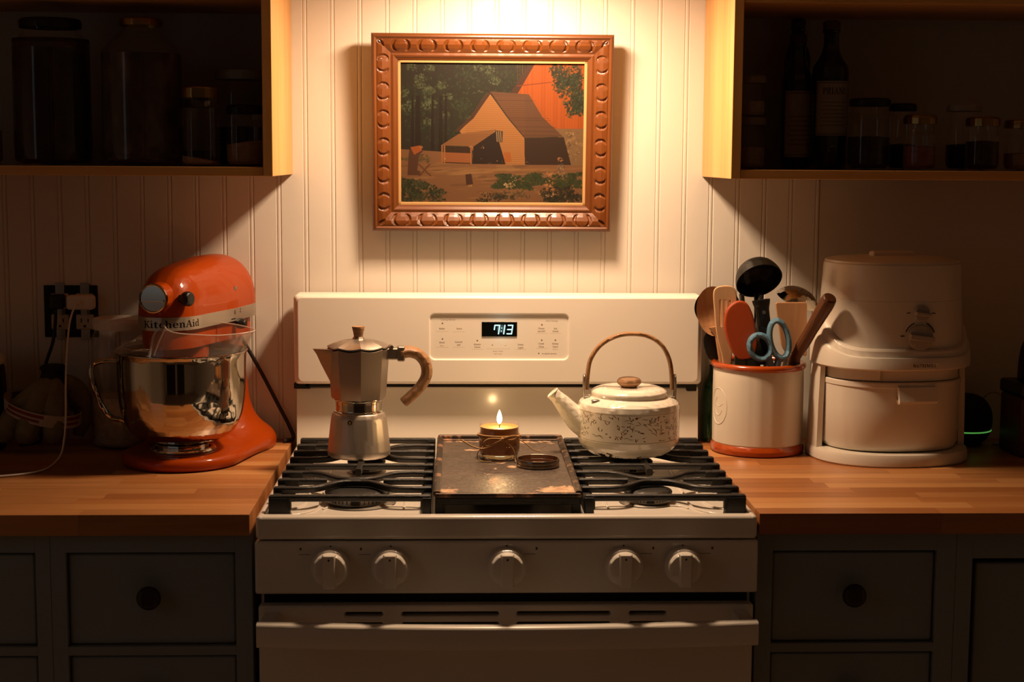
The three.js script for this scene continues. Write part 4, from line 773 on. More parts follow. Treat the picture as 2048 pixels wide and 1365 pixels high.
// ---------- storage jar behind the mixer ----------
const flour = mat('pale_grain', { map: tex(256, 256, (u, v) => mix3([196, 178, 148], [150, 128, 98], fbm(u, v, 40, 40, 3, 101))), roughness: 0.95, bumpMap: speckBump, bumpScale: 0.0012 });
{
  const j = thing('storage_jar', 'big glass jar of pale grain with a white lid behind the mixer', 'jar', [-0.697, 0.915, 0.064], 0);
  obj('glass', latheS([[0, 0.002], [0.049, 0.001], [0.0555, 0.006], [0.0565, 0.02], [0.0565, 0.165], [0.0555, 0.185], [0.05, 0.205], [0.0465, 0.214], [0.0465, 0.226]], 56), M.glass, j);
  obj('contents', latheS([[0, 0.004], [0.049, 0.004], [0.0545, 0.01], [0.0553, 0.03], [0.0553, 0.094, 1], [0.03, 0.097], [0, 0.098]], 56), flour, j, 'pale grain');
  obj('lid', latheS([[0.0455, 0.217], [0.0495, 0.2175, 1], [0.05, 0.22], [0.05, 0.235], [0.0485, 0.2375, 1], [0.044, 0.2375], [0.04, 0.236], [0, 0.236]], 56), M.white, j, 'white plastic lid');
}

// ---------- outlet with bare receptacles, charger and black plug ----------
{
  const o = thing('wall_outlet', 'open double outlet box without a cover plate on the beadboard', 'outlet', [-0.8015, 1.158, 0], 0);
  obj('outlet_box', [bx(-0.05, 0.05, -0.049, 0.049, 0.0004, 0.003, 0.0015)], M.black, o, 'black outlet box opening');
  const ivory = mat('ivory_plastic', { color: 0xc9bca6, roughness: 0.4 });
  for (const x of [-0.0195, 0.0265]) {
    const r = obj('receptacle', [bx(x - 0.0085, x + 0.0085, -0.0535, 0.0535, 0.003, 0.0045, 0.001), place(new THREE.CylinderGeometry(0.0032, 0.0032, 0.003, 12), x, 0.0475, 0.005, PI / 2), place(new THREE.CylinderGeometry(0.0032, 0.0032, 0.003, 12), x, -0.0475, 0.005, PI / 2), bx(x - 0.006, x + 0.006, -0.008, 0.008, 0.004, 0.0085, 0.002)], M.dullSteel, o);
    for (const y of [0.0195, -0.0195]) {
      const f = obj('socket_face', bx(x - 0.0165, x + 0.0165, y - 0.0145, y + 0.0145, 0.003, 0.0095, 0.0075, 4), ivory, r);
      for (const [dx, w, h, dy] of [[-0.0063, 0.0021, 0.008, 0.0028], [0.0063, 0.0021, 0.0066, 0.0028], [0, 0.0046, 0.0046, -0.0078]]) f.geometry = merge([f.geometry]), obj('slot', bx(x + dx - w / 2, x + dx + w / 2, y + dy - h / 2, y + dy + h / 2, 0.009, 0.0098, 0), M.black, r);
    }
  }
  const c = thing('phone_charger', 'white cube charger plugged into the outlet with a white cable', 'charger', [-0.776, 1.177, 0.0098], 0);
  obj('charger_body', bx(-0.0265, 0.0235, -0.0135, 0.0135, 0, 0.027, 0.006, 4), M.white, c);
  obj('cable', [bx(-0.0075, 0.0025, -0.0035, 0.0035, 0.026, 0.037, 0.002), tube([[-0.003, 0, 0.037], [-0.0045, -0.0033, 0.0482], [-0.0095, -0.0274, 0.0652], [-0.0088, -0.0613, 0.0902], [-0.0027, -0.1017, 0.1302], [0.0053, -0.141, 0.1702], [0.0092, -0.1826, 0.1902], [0.0085, -0.2169, 0.1982], [0.005, -0.247, 0.21], [0, -0.259, 0.235], [-0.0068, -0.2596, 0.3066], [-0.0323, -0.2596, 0.3356], [-0.076, -0.2596, 0.3557], [-0.1063, -0.2596, 0.3636], [-0.2, -0.2596, 0.38]], 0.00185, { seg: 160, rad: 8 })], M.white, c, 'white charging cable');
  const b = thing('black_plug', 'black plug with a thick cord in the outlet beside the charger', 'plug', [-0.8215, 1.1785, 0.0098], 0);
  obj('plug_body', bx(-0.0125, 0.0125, -0.014, 0.0135, 0, 0.024, 0.005, 3), M.blackPlastic, b);
  obj('cord', tube([[-0.002, -0.012, 0.018], [-0.003, -0.04, 0.02], [-0.008, -0.075, 0.022], [-0.018, -0.105, 0.024], [-0.028, -0.14, 0.028], [-0.033, -0.18, 0.03], [-0.033, -0.225, 0.03], [-0.033, -0.2595, 0.04], [-0.06, -0.2598, 0.07]], 0.0032, { seg: 80, rad: 8 }), M.wire, b, 'black cord');
}

// ---------- bunch of pale produce bound with printed tape ----------
{
  const b = thing('produce_bunch', 'dim bunch of pale produce bound with red and white tape', 'produce', [-0.823, 0.915, 0.118], 0);
  const skin = mat('pale_skin', { map: tex(256, 256, (u, v) => mix3([140, 130, 96], [104, 94, 66], fbm(u, v, 5, 9, 4, 111))), roughness: 0.6 }), stem = mat('dark_stem', { color: 0x1c1a12, roughness: 0.8 });
  const fingers = [[-0.05, 0.02, 0.04], [-0.012, 0.038, 0.03], [0.032, 0.032, 0.035]];
  fingers.forEach(([x, z, h], i) => obj('finger', sweep([[0.012 + 0.1 * x, 0.128, -0.012 + 0.2 * z], [0.008 + 0.4 * x, 0.105, z * 0.5], [x * 0.85 - 0.004, 0.07, z * 0.9], [x * 1.05 - 0.01, 0.042, z + 0.006], [x * 1.1 - 0.02, 0.022, z + 0.008]], (t) => { const r = 0.0235 * Math.sin(PI * clamp(0.1 + 0.8 * t)) ** 0.6 * (t > 0.96 ? 0.6 : 1); return [r, r, 2.6]; }, { seg: 30, n: 16 }), skin, b));
  obj('finger', sweep([[0.02, 0.13, -0.02], [0.045, 0.11, -0.03], [0.06, 0.07, -0.035], [0.05, 0.022, -0.03]], (t) => { const r = 0.019 * Math.sin(PI * clamp(0.1 + 0.8 * t)) ** 0.6; return [r, r, 2.6]; }, { seg: 24, n: 16 }), skin, b);
  obj('stem', [latheS([[0, 0.118], [0.022, 0.12], [0.024, 0.132], [0.02, 0.142], [0.024, 0.15], [0.018, 0.156], [0, 0.154]], 18).translate(0.012, 0, -0.012)], stem, b, 'dark cut stem');
  const tape = canvasTex(512, 64, (c, w, h) => { c.fillStyle = '#b9ac9a'; c.fillRect(0, 0, w, h); c.fillStyle = '#7c1f18'; for (const [x, wd] of [[20, 70], [300, 90], [440, 50]]) { c.fillRect(x, 8, wd, 18); c.fillRect(x - 10, 36, wd, 14); } c.fillStyle = '#6d665a'; c.fillRect(150, 12, 60, 36); });
  const loop = (y) => Array.from({ length: 48 }, (_, i) => { const a = (i / 48) * 2 * PI; return V(0.068 * Math.cos(a) - 0.002, y - 0.02 * Math.cos(a - 0.6), 0.012 + 0.05 * Math.sin(a)); });
  const band = loft([loop(0.068), loop(0.09)].map((r) => r.reverse()), { caps: false });
  obj('tape', band, mat('printed_tape', { map: tape, roughness: 0.45, side: THREE.DoubleSide }), b, 'red and white printed tape');
}
// ---------- dark canister at the far end of the worktop ----------
{
  const c = thing('canister', 'dark canister with a pale lid at the dim end past the produce', 'canister', [-0.955, 0.915, 0.1], 0);
  obj('body', latheS([[0, 0], [0.05, 0, 1], [0.053, 0.006], [0.053, 0.15], [0.05, 0.157, 1], [0, 0.157]], 40), mat('dark_tin', { color: 0x2a211a, roughness: 0.45 }), c);
  obj('lid', latheS([[0, 0.157], [0.054, 0.157, 1], [0.0545, 0.16], [0.0545, 0.168], [0.052, 0.171], [0, 0.172]], 40), M.cream, c, 'pale lid');
}

// ---------- utensil crock ----------
const CX = 0.4765, CZc = 0.118, CR = 0.083;
{
  const c = thing('utensil_crock', 'cream ceramic crock with orange rim and foot full of utensils', 'crock', [CX, 0.915, CZc], 0);
  obj('body', latheS([[0.078, 0.016], [0.0815, 0.018], [0.0822, 0.03], [0.0822, 0.15], [0.0815, 0.158, 1], [0.076, 0.158], [0.0745, 0.15], [0.0745, 0.02], [0.07, 0.0125], [0, 0.012]], 72), M.cream, c);
  obj('foot_band', latheS([[0, 0], [0.081, 0, 1], [0.0852, 0.003], [0.0858, 0.009], [0.0838, 0.0155], [0.081, 0.018], [0.07, 0.012], [0, 0.0118]], 72), M.orangeGlaze, c, 'orange glazed foot');
  obj('rim_band', place(new THREE.TorusGeometry(0.0805, 0.0062, 16, 80), 0, 0.1605, 0, PI / 2), M.orangeGlaze, c, 'orange glazed rim');
  // raised maker's oval on the left of the wall
  const a = -1.22, R = 0.0824, pt = (t, k) => { const aa = a + 0.3 * k * Math.cos(t), y = 0.087 + 0.033 * k * Math.sin(t); return [R * Math.sin(aa), y, R * Math.cos(aa)]; };
  obj('emblem', [tube(Array.from({ length: 30 }, (_, i) => pt((i / 30) * 2 * PI, 1)), 0.0009, { seg: 90, rad: 6, closed: true }), tube(Array.from({ length: 9 }, (_, i) => pt(1.9 + i * 0.5, 0.5)), 0.0008, { seg: 40, rad: 6 }), tube([pt(0.3, 0.6), pt(0, 0.1), pt(2.8, 0.55)], 0.0008, { seg: 20, rad: 6 })], M.cream, c, 'embossed oval mark');
}
const beech = mat('beech_wood', { map: woodTex([224, 186, 142], [192, 148, 104], 44, { streak: 0.8 }), roughness: 0.6 });
const beechDark = mat('worn_beech', { map: woodTex([204, 156, 112], [166, 118, 78], 45, { streak: 0.9 }), roughness: 0.55 });
// tool built upright in its own plane (x across, y up, facing z), then leant: foot is where it meets the crock floor
function tool(name, label, [x, y, z], lean = 0, tip = 0, turn = 0) { const t = thing(name, label, 'utensil', [x, y, z], 0, null); delete t.userData.group; t.rotation.set(tip, turn, lean, 'YZX'); return t; }
const CB = 0.915 + 0.0135;                               // crock floor
// spoon head: an ellipse dished along z
function spoonHead(w, h, y, deep, thick) {
  const rings = [], N = 12, n = 36;
  for (const s of [1, -1]) for (let i = 0; i <= N; i++) { const k = s > 0 ? i / N : 1 - i / N, r = [], e = s > 0 ? 0 : -thick; for (let j = 0; j < n; j++) { const a = (j / n) * 2 * PI; r.push(V(w * k * Math.cos(a), y + h * k * Math.sin(a), -deep * (1 - k * k) + e * (k < 1 ? 1 : 1))); } if (!(s < 0 && i === 0)) rings.push(r); }
  return loft(rings.map((r) => r.map((q) => q)), { caps: false, crease: 0.9 });
}
{
  // dark metal spoon at the back left
  let t = tool('serving_spoon', 'large dark metal spoon behind the wooden spoons in the crock', [0.456, CB, 0.112], 0.225, 0);
  obj('handle', sweep([[0, 0.002, 0], [0.002, 0.12, 0], [0, 0.225, 0]], () => [0.0035, 0.0025, 3]), M.dullSteel, t);
  obj('bowl', spoonHead(0.042, 0.037, 0.258, 0.018, 0.002), mat('dark_steel', { color: 0x3c3630, metalness: 0.7, roughness: 0.4 }), t);
  // wooden spoon
  t = tool('wooden_spoon', 'pale wooden spoon with a broad bowl in the crock', [0.43, CB, 0.128], 0.16, 0);
  obj('handle', grainUV(sweep([[0.004, 0.002, 0], [0.003, 0.1, 0], [0.002, 0.19, 0], [0.002, 0.22, 0]], (u) => [u > 0.8 ? 0.0065 + 0.05 * (u - 0.8) : 0.0065, 0.005]), 'y', 2), beechDark, t);
  obj('bowl', grainUV(spoonHead(0.032, 0.046, 0.248, 0.012, 0.005), 'y', 2), beechDark, t);
  // slotted spatula, three slots
  t = tool('slotted_spatula', 'pale wooden spatula with three slots in the crock', [0.421, CB, 0.143], 0.062, 0.045);
  {
    const s = smoothShape([[-0.0055, 0.0], [0.0055, 0.0], [0.0065, 0.12], [0.009, 0.165], [0.019, 0.205], [0.021, 0.25], [0.019, 0.288], [0.012, 0.294], [-0.012, 0.294], [-0.019, 0.288], [-0.0195, 0.25], [-0.0165, 0.205], [-0.0085, 0.165], [-0.0065, 0.12]]);
    for (const [x, y0, y1] of [[-0.0085, 0.222, 0.27], [0, 0.216, 0.27], [0.0085, 0.222, 0.268]]) s.holes.push(rrect(x - 0.0013, x + 0.0013, y0, y1, 0.0012, THREE.Path));
    obj('blade', grainUV(extrude(s, 0.006, 0.0014, 2), 'y', 2), beech, t);
  }
  // orange silicone spatula
  t = tool('silicone_spatula', 'orange silicone spatula standing head up in the crock', [0.473, CB, 0.166], 0.19, 0.0);
  obj('handle', sweep([[0, 0.002, 0], [0, 0.1, 0], [0, 0.178, 0]], () => [0.0055, 0.0045]), M.blackPlastic, t);
  obj('blade', extrude(smoothShape([[-0.012, 0.166], [0.014, 0.164], [0.026, 0.182], [0.0285, 0.215], [0.027, 0.245], [0.019, 0.266], [0.004, 0.272], [-0.016, 0.262], [-0.0265, 0.238], [-0.026, 0.205], [-0.019, 0.178]]), 0.009, 0.004, 4).translate(0, 0, -0.0045), M.orangeSilicone, t);
  // black ladle, bowl tipped over
  t = tool('soup_ladle', 'black soup ladle with a deep round bowl above the crock', [0.476, CB, 0.088], -0.02, 0.03);
  obj('handle', sweep([[0, 0.002, 0], [0, 0.12, 0], [-0.004, 0.24, 0], [-0.006, 0.275, -0.002]], () => [0.0065, 0.004, 3]), M.blackPlastic, t);
  {
    const g = latheS([[0, -0.038], [0.02, -0.0345], [0.034, -0.024], [0.042, -0.006], [0.0435, 0.004, 1], [0.0415, 0.004], [0.0395, -0.006], [0.032, -0.0225], [0.019, -0.0325], [0, -0.0355]], 48);
    obj('bowl', place(g, 0, 0, 0, PI - 0.85, 0, 0.28).translate(-0.008, 0.303, 0.014), M.blackPlastic, t);
  }
  // strainer ladle of steel on the right
  t = tool('steel_skimmer', 'round steel skimmer tipped over behind the flat turner', [0.5, CB, 0.098], -0.2, 0);
  obj('handle', sweep([[0, 0.002, 0], [0, 0.12, 0], [0.004, 0.235, 0]], () => [0.0045, 0.0028, 3]), M.dullSteel, t);
  obj('bowl', place(latheS([[0, 0.017], [0.021, 0.0145], [0.034, 0.006], [0.041, -0.004, 1], [0.039, -0.004], [0.032, 0.004], [0.02, 0.0125], [0, 0.0145]], 48), 0, 0, 0, 0.3, 0, -0.12).translate(-0.004, 0.272, 0.002), M.steel, t);
  // flat wooden turner with its dark handle
  t = tool('flat_turner', 'square-ended wooden turner with a flat blade in the crock', [0.52, CB, 0.15], -0.045, 0.0);
  obj('handle', sweep([[0.012, 0.002, 0], [0.012, 0.1, 0], [0.012, 0.172, 0]], () => [0.007, 0.005]), M.blackPlastic, t);
  { const s = new THREE.Shape(); s.moveTo(-0.004, 0.172); s.lineTo(0.0265, 0.168); s.quadraticCurveTo(0.03, 0.168, 0.0295, 0.173); s.lineTo(0.023, 0.262); s.quadraticCurveTo(0.022, 0.2655, 0.018, 0.2655); s.lineTo(-0.03, 0.263); s.quadraticCurveTo(-0.0345, 0.2625, -0.034, 0.258); s.lineTo(-0.019, 0.188); s.quadraticCurveTo(-0.014, 0.173, -0.004, 0.172); obj('blade', grainUV(extrude(s, 0.005, 0.0015, 2), 'y', 2), beechDark, t); }
  // black riveted handle leaning at the middle
  t = tool('knife_handle_tool', 'black riveted handle standing up in the middle of the crock', [0.492, CB, 0.142], 0.055, 0.0);
  obj('blade', bx(-0.0012, 0.0012, 0.002, 0.17, -0.012, 0.012, 0.0005), M.dullSteel, t);
  obj('grip', sweep([[0, 0.15, 0], [0.001, 0.2, 0], [-0.002, 0.245, 0], [-0.004, 0.268, 0]], (u) => [0.0125 + 0.004 * smooth(0.7, 1, u), 0.008, 3]), M.blackPlastic, t);
  for (const y of [0.205, 0.246]) obj('rivet', place(new THREE.CylinderGeometry(0.0034, 0.0034, 0.0185, 16), -0.001, y, 0, PI / 2), M.dullSteel, t);
  // black spring tongs beside it
  t = tool('tongs', 'black-tipped kitchen tongs behind the riveted handle', [0.466, CB, 0.115], 0.02, 0);
  for (const s of [-1, 1]) obj('arm', sweep([[s * 0.004, 0.002, 0], [s * 0.008, 0.12, 0], [s * 0.012, 0.22, 0], [s * 0.018, 0.275, 0]], (u) => [0.0035, 0.009 + 0.006 * smooth(0.75, 1, u), 3]), M.blackPlastic, t);
  // dark turned wooden handle leaning out to the right
  t = tool('rolling_handle', 'dark turned wooden handle leaning out of the crock towards the mill', [0.488, 0.955, 0.058], 0, 0);
  t.quaternion.setFromUnitVectors(V(0, 1, 0), V(0.086, 0.261, 0.2).normalize());
  obj('shank', sweep([[0, 0.0, 0], [0, 0.1, 0], [0, 0.2, 0]], () => [0.006, 0.004, 3]), M.dullSteel, t);
  obj('grip', grainUV(latheS([[0, 0.165], [0.0085, 0.166], [0.0095, 0.19], [0.0115, 0.215], [0.0115, 0.25], [0.0135, 0.3], [0.0138, 0.32], [0.011, 0.333], [0, 0.336]], 28), 'y', 2), mat('dark_walnut', { map: woodTex([104, 62, 34], [64, 36, 18], 46), roughness: 0.4 }), t);
  // dark scraper with a green edge, low on the left, and a black turner corner behind
  t = tool('bowl_scraper', 'dark round-edged scraper low at the front left of the crock', [0.44, CB, 0.166], -0.04, 0);
  obj('blade', extrude(smoothShape([[-0.005, 0], [0.005, 0], [0.006, 0.1], [0.02, 0.14], [0.026, 0.17], [0.018, 0.196], [0.0, 0.2], [-0.018, 0.188], [-0.024, 0.16], [-0.016, 0.13], [-0.006, 0.1]]), 0.004, 0.0015, 2), mat('dark_green_plastic', { color: 0x1c2415, roughness: 0.5 }), t);
  t = tool('black_turner', 'black nylon turner sticking out of the crock beside the stove', [0.425, CB, 0.094], 0.17, 0);
  obj('handle', sweep([[0, 0.002, 0], [0, 0.1, 0], [0, 0.16, 0]], () => [0.006, 0.004]), M.blackPlastic, t);
  obj('blade', extrude(smoothShape([[-0.008, 0.155], [0.01, 0.155], [0.018, 0.175], [0.016, 0.205], [0.0, 0.212], [-0.014, 0.2], [-0.016, 0.175]]), 0.004, 0.0015, 2), M.blackPlastic, t);
  // blue scissors, handles up
  t = tool('kitchen_scissors', 'kitchen scissors with pale blue looped handles in the crock', [0.487, CB, 0.178], 0, 0.02);
  const blue = mat('blue_plastic', { color: 0x577d93, roughness: 0.45 });
  const loopOf = (cx, cy, a, b, rot, r) => sweepLoop(Array.from({ length: 28 }, (_, i) => { const w = (i / 28) * 2 * PI, x = a * Math.cos(w), y = b * Math.sin(w); return [cx + x * Math.cos(rot) - y * Math.sin(rot), cy + x * Math.sin(rot) + y * Math.cos(rot), 0]; }), r);
  function sweepLoop(p, r) { const c = curve(p, true), rings = [], n = 12; for (let i = 0; i <= 72; i++) { const q = c.getPoint(i / 72), tn = c.getTangent(i / 72), u = V(tn.y, -tn.x, 0).normalize(); rings.push(Array.from({ length: n }, (_, j) => { const w = (j / n) * 2 * PI; return q.clone().addScaledVector(u, r * Math.cos(w)).add(V(0, 0, r * 1.5 * Math.sin(w))); })); } return loft(rings, { caps: false, crease: 1.2 }); }
  obj('handle_loop', loopOf(-0.021, 0.186, 0.0185, 0.0225, 0.45, 0.0054), blue, t);
  obj('handle_loop', loopOf(0.013, 0.2, 0.0165, 0.0345, 0.22, 0.0054), blue, t);
  obj('shank', [sweep([[-0.006, 0.168, 0], [0.0, 0.15, 0], [0.006, 0.12, 0]], () => [0.0065, 0.0055]), sweep([[0.014, 0.168, 0], [0.01, 0.15, 0], [0.004, 0.12, 0]], () => [0.0065, 0.0055])], blue, t);
  for (const s of [-1, 1]) obj('blade', extrude(smoothShape([[s * 0.001, 0.0], [s * 0.007, 0.07], [s * 0.008, 0.125], [-s * 0.004, 0.125], [-s * 0.003, 0.06]]), 0.0016, 0.0003, 1).translate(0, 0, s > 0 ? 0.0002 : -0.0018), M.dullSteel, t);
}

// ---------- grain mill ----------
{
  const m = thing('grain_mill', 'cream countertop grain mill with two dials and a flour bin', 'grain mill', [0.703, 0.915, 0.167], 0.09);
  // body is a rounded D in plan; sections (y, half width, half depth)
  const D = (y, a, b, e = 2.35, n = 72) => ring('y', y, 0, 0, a, b, e, n);
  obj('base', loft([D(0.0, 0.128, 0.108), D(0.0, 0.14, 0.121), D(0.003, 0.1425, 0.1235), D(0.016, 0.1425, 0.1235), D(0.0215, 0.14, 0.121), D(0.0225, 0.135, 0.116)], { crease: 0.6 }), M.creamPlastic, m);
  obj('foot_pad', loft([D(-0.0, 0.12, 0.1), D(0.001, 0.12, 0.1)], { crease: 0.6 }), M.black, m);
  // back shell behind the bin: a C-shaped wall with side posts
  const shell = []; const arcs = (y, a, b, t) => { const p = [], n = 44, a0 = -0.16, a1 = PI + 0.16; for (let i = 0; i <= n; i++) { const w = lerp(a0, a1, i / n), c = Math.cos(w), s = Math.sin(w); p.push(V(a * Math.sign(c) * Math.abs(c) ** 0.85, y, -b * Math.sign(s) * Math.abs(s) ** 0.85)); } for (let i = n; i >= 0; i--) { const w = lerp(a0, a1, i / n), c = Math.cos(w), s = Math.sin(w); p.push(V((a - t) * Math.sign(c) * Math.abs(c) ** 0.85, y, -(b - t) * Math.sign(s) * Math.abs(s) ** 0.85)); } return p; };
  obj('shell', loft([arcs(0.02, 0.14, 0.121, 0.011), arcs(0.1, 0.1385, 0.1195, 0.0105), arcs(0.172, 0.136, 0.118, 0.01)], { crease: 0.6 }), M.creamPlastic, m);
  // bin with rim and pull
  const bin = obj('flour_bin', loft([D(0.0235, 0.11, 0.09), D(0.025, 0.119, 0.1), D(0.034, 0.124, 0.1055), D(0.1, 0.1245, 0.1075), D(0.1385, 0.125, 0.109), D(0.1395, 0.1262, 0.1115), D(0.147, 0.1262, 0.1115), D(0.1485, 0.1245, 0.109), D(0.1485, 0.11, 0.095)], { crease: 0.6 }), M.creamPlastic, m, 'cream flour bin');
  obj('bin_pull', [loft([[0.1415, 0.1105], [0.141, 0.117], [0.117, 0.124], [0.1125, 0.1225], [0.122, 0.1075]].map(([y, z]) => [V(-0.024, y, z), V(0.046, y, z - 0.004), V(0.046, y - 0.001, z - 0.011), V(-0.024, y - 0.001, z - 0.008)].reverse()), { crease: 0.5 })], M.creamPlastic, bin);
  // inner neck between bin and collar, with a sliding block at its left
  obj('neck', loft([D(0.15, 0.1215, 0.104), D(0.176, 0.1215, 0.104)], { crease: 0.6 }), M.creamPlastic, m);
  obj('slide_block', loft([[0.1525, 0.001], [0.179, 0.0005]].map(([y, g]) => { const p = []; for (let i = 0; i <= 14; i++) { const w = lerp(-2.52, -1.95, i / 14), c = Math.cos(w), s = Math.sin(w); p.push(V((0.1255 - g) * Math.sign(c) * Math.abs(c) ** 0.85, y, -(0.1115 - g) * Math.sign(s) * Math.abs(s) ** 0.85)); } for (let i = 14; i >= 0; i--) { const w = lerp(-2.52, -1.95, i / 14), c = Math.cos(w), s = Math.sin(w); p.push(V(0.118 * Math.sign(c) * Math.abs(c) ** 0.85, y, -0.1 * Math.sign(s) * Math.abs(s) ** 0.85)); } return p; }), { crease: 0.5 }), M.creamPlastic, m);
  // collar dips at the front: lower edge of the motor housing
  const dip = (y, a, b, k) => ring('y', 0, 0, 0, a, b, 2.35, 72).map((q) => V(q.x, y + k * (1 - smooth(-0.02, b * 0.85, q.z)), q.z));
  obj('collar', loft([dip(0.17, 0.12, 0.103, 0), dip(0.1705, 0.137, 0.12, 0), dip(0.173, 0.1405, 0.1235, 0), dip(0.1885, 0.1405, 0.1235, 0.026), dip(0.1925, 0.1385, 0.1215, 0.034), dip(0.1935, 0.1345, 0.117, 0.042), dip(0.2035, 0.1335, 0.116, 0.046), dip(0.2065, 0.131, 0.1135, 0.05), dip(0.2075, 0.127, 0.1095, 0.056)], { crease: 0.55 }), M.creamPlastic, m);
  obj('motor_housing', loft([D(0.2, 0.126, 0.1085), D(0.25, 0.1245, 0.107), D(0.2895, 0.1228, 0.1055), D(0.29, 0.1222, 0.1049), D(0.291, 0.1222, 0.1049), D(0.2915, 0.1227, 0.1054), D(0.345, 0.1195, 0.1025), D(0.352, 0.1185, 0.1015), D(0.3535, 0.1165, 0.0995)], { crease: 0.5 }), M.creamPlastic, m);
  const lid = obj('hopper_lid', loft([D(0.3532, 0.1165, 0.0995), D(0.3545, 0.1175, 0.1005), D(0.357, 0.1165, 0.0995), D(0.361, 0.1, 0.084), D(0.364, 0.06, 0.05), D(0.365, 0.01, 0.01)], { crease: 0.6 }), M.creamPlastic, m);
  obj('lid_grip', bx(-0.04, 0.04, 0.361, 0.3725, -0.012, 0.012, 0.005, 3), M.creamPlastic, lid);
  // dials on the front
  const dial = (x, y, z, r) => {
    const k = obj('dial', place(latheS([[0, 0], [r, 0, 1], [r * 0.97, 0.004], [r * 0.9, 0.007], [0, 0.0075]], 36), x, y, z, PI / 2 - 0.03), M.greyPlastic, m);
    obj('dial_bar', place(bx(-r * 0.95, r * 0.95, -r * 0.2, r * 0.2, 0, 0.009, 0.0015), x, y, z + 0.006, 0, 0, -0.13), M.greyPlastic, k);
  };
  dial(0.0165, 0.269, 0.1045, 0.0145); dial(0.0145, 0.2275, 0.108, 0.0232);
  const ink = mat('mill_print', { color: 0x3a352e, roughness: 0.6 });
  for (const [x, y, z] of [[-0.007, 0.2705, 0.1062], [0.039, 0.2695, 0.1038]]) obj('dial_mark', bx(x - 0.0035, x + 0.0035, y - 0.0008, y + 0.0008, z - 0.0008, z + 0.0003, 0), ink, m);
  obj('dial_mark', bx(-0.0205, -0.0135, 0.2295, 0.2312, 0.1075, 0.1087, 0), ink, m);
  for (const [a0, a1] of [[2.0, 2.75], [0.35, 1.1]]) obj('dial_arc', tube(Array.from({ length: 8 }, (_, i) => { const a = lerp(a0, a1, i / 7); return [0.0145 + 0.0275 * Math.cos(a), 0.2275 + 0.0275 * Math.sin(a), 0.1068]; }), 0.0011, { seg: 20, rad: 6 }), ink, m);
  const name = canvasTex(512, 96, (c, w, h) => { c.fillStyle = '#dcd3c3'; c.fillRect(0, 0, w, h); c.fillStyle = '#1f1b16'; c.font = 'bold 82px sans-serif'; c.textAlign = 'center'; c.textBaseline = 'middle'; c.fillText('NUTRIMILL', w / 2, h / 2 + 4, w - 12); });
  const plate = new THREE.PlaneGeometry(0.05, 0.0094, 12, 1); { const p = plate.attributes.position; for (let i = 0; i < p.count; i++) { const x = p.getX(i) + 0.019; p.setXYZ(i, x, p.getY(i) + 0.1805, 0.1242 * (1 - Math.abs(x / 0.1405) ** 2.35) ** (1 / 2.35) + 0.0002 ); } plate.computeVertexNormals(); }
  obj('name_print', plate, mat('mill_name', { map: name, roughness: 0.3 }), m, 'dark brand lettering on the collar');
}
// ---------- round speaker with a green ring, its cable, and what stands past it ----------
{
  const s = thing('smart_speaker', 'black ball-shaped speaker with a green light ring behind the mill', 'speaker', [0.884, 0.915, 0.062], 0);
  obj('ball', latheS([[0, 0.004], [0.03, 0.004, 1], [0.041, 0.0155], [0.0475, 0.034], [0.049, 0.05], [0.046, 0.069], [0.034, 0.087], [0.018, 0.0955], [0, 0.098]], 56), mat('speaker_fabric', { color: 0x191b1e, roughness: 0.9, bumpMap: speckBump, bumpScale: 0.0006 }), s);
  obj('foot', latheS([[0, 0], [0.029, 0], [0.031, 0.0045], [0, 0.0045]], 40), M.black, s);
  const ringMat = mat('led_ring_lit', { color: 0x0a140a, emissive: new THREE.Color().setRGB(0.06, 0.26, 0.045), emissiveIntensity: 1, roughness: 0.6 });
  obj('light_ring', place(new THREE.TorusGeometry(0.0465, 0.0014, 8, 80), 0, 0.0295, 0, PI / 2), ringMat, s, 'green glowing ring');
  const l = new THREE.PointLight(new THREE.Color().setRGB(0.15, 0.9, 0.12), 0.00001); l.name = 'led_ring_light'; l.position.set(0.884, 0.945, 0.117); l.shadow.radius = 0.3; l.castShadow = true; scene.add(l);
  obj('cable', tube([[0.03, 0.012, -0.03], [0.05, 0.04, -0.05], [0.05, 0.085, -0.045], [0.065, 0.095, -0.03], [0.088, 0.075, -0.01], [0.096, 0.045, 0.005], [0.088, 0.018, 0.012], [0.072, 0.0035, 0.015], [0.05, 0.0025, 0.01]], 0.002, { seg: 80, rad: 8 }), M.greyPlastic, s);
  const c = thing('tea_caddy', 'dark red-brown caddy with a black top at the dim end past the speaker', 'caddy', [0.985, 0.915, 0.15], 0.1);
  obj('body', bx(-0.05, 0.05, 0, 0.11, -0.045, 0.045, 0.006, 3), mat('red_brown_tin', { color: 0x4a2a20, roughness: 0.5 }), c);
  obj('top', [bx(-0.052, 0.052, 0.11, 0.135, -0.047, 0.047, 0.006, 3), latheS([[0, 0.135], [0.034, 0.135], [0.036, 0.15], [0.03, 0.2], [0.02, 0.215], [0, 0.217]], 30)], M.blackPlastic, c);
  const g = thing('green_bottle', 'green glass bottle half hidden between the stove and the crock', 'bottle', [0.4105, 0.915, 0.0275], 0);
  obj('glass', latheS([[0, 0.001], [0.021, 0, 1], [0.0235, 0.004], [0.0235, 0.09], [0.02, 0.112], [0.0105, 0.13], [0.009, 0.15]], 32), M.greenGlass, g);
  obj('cap', latheS([[0, 0.148], [0.0105, 0.148, 1], [0.0108, 0.166], [0, 0.167]], 24), M.white, g);
}

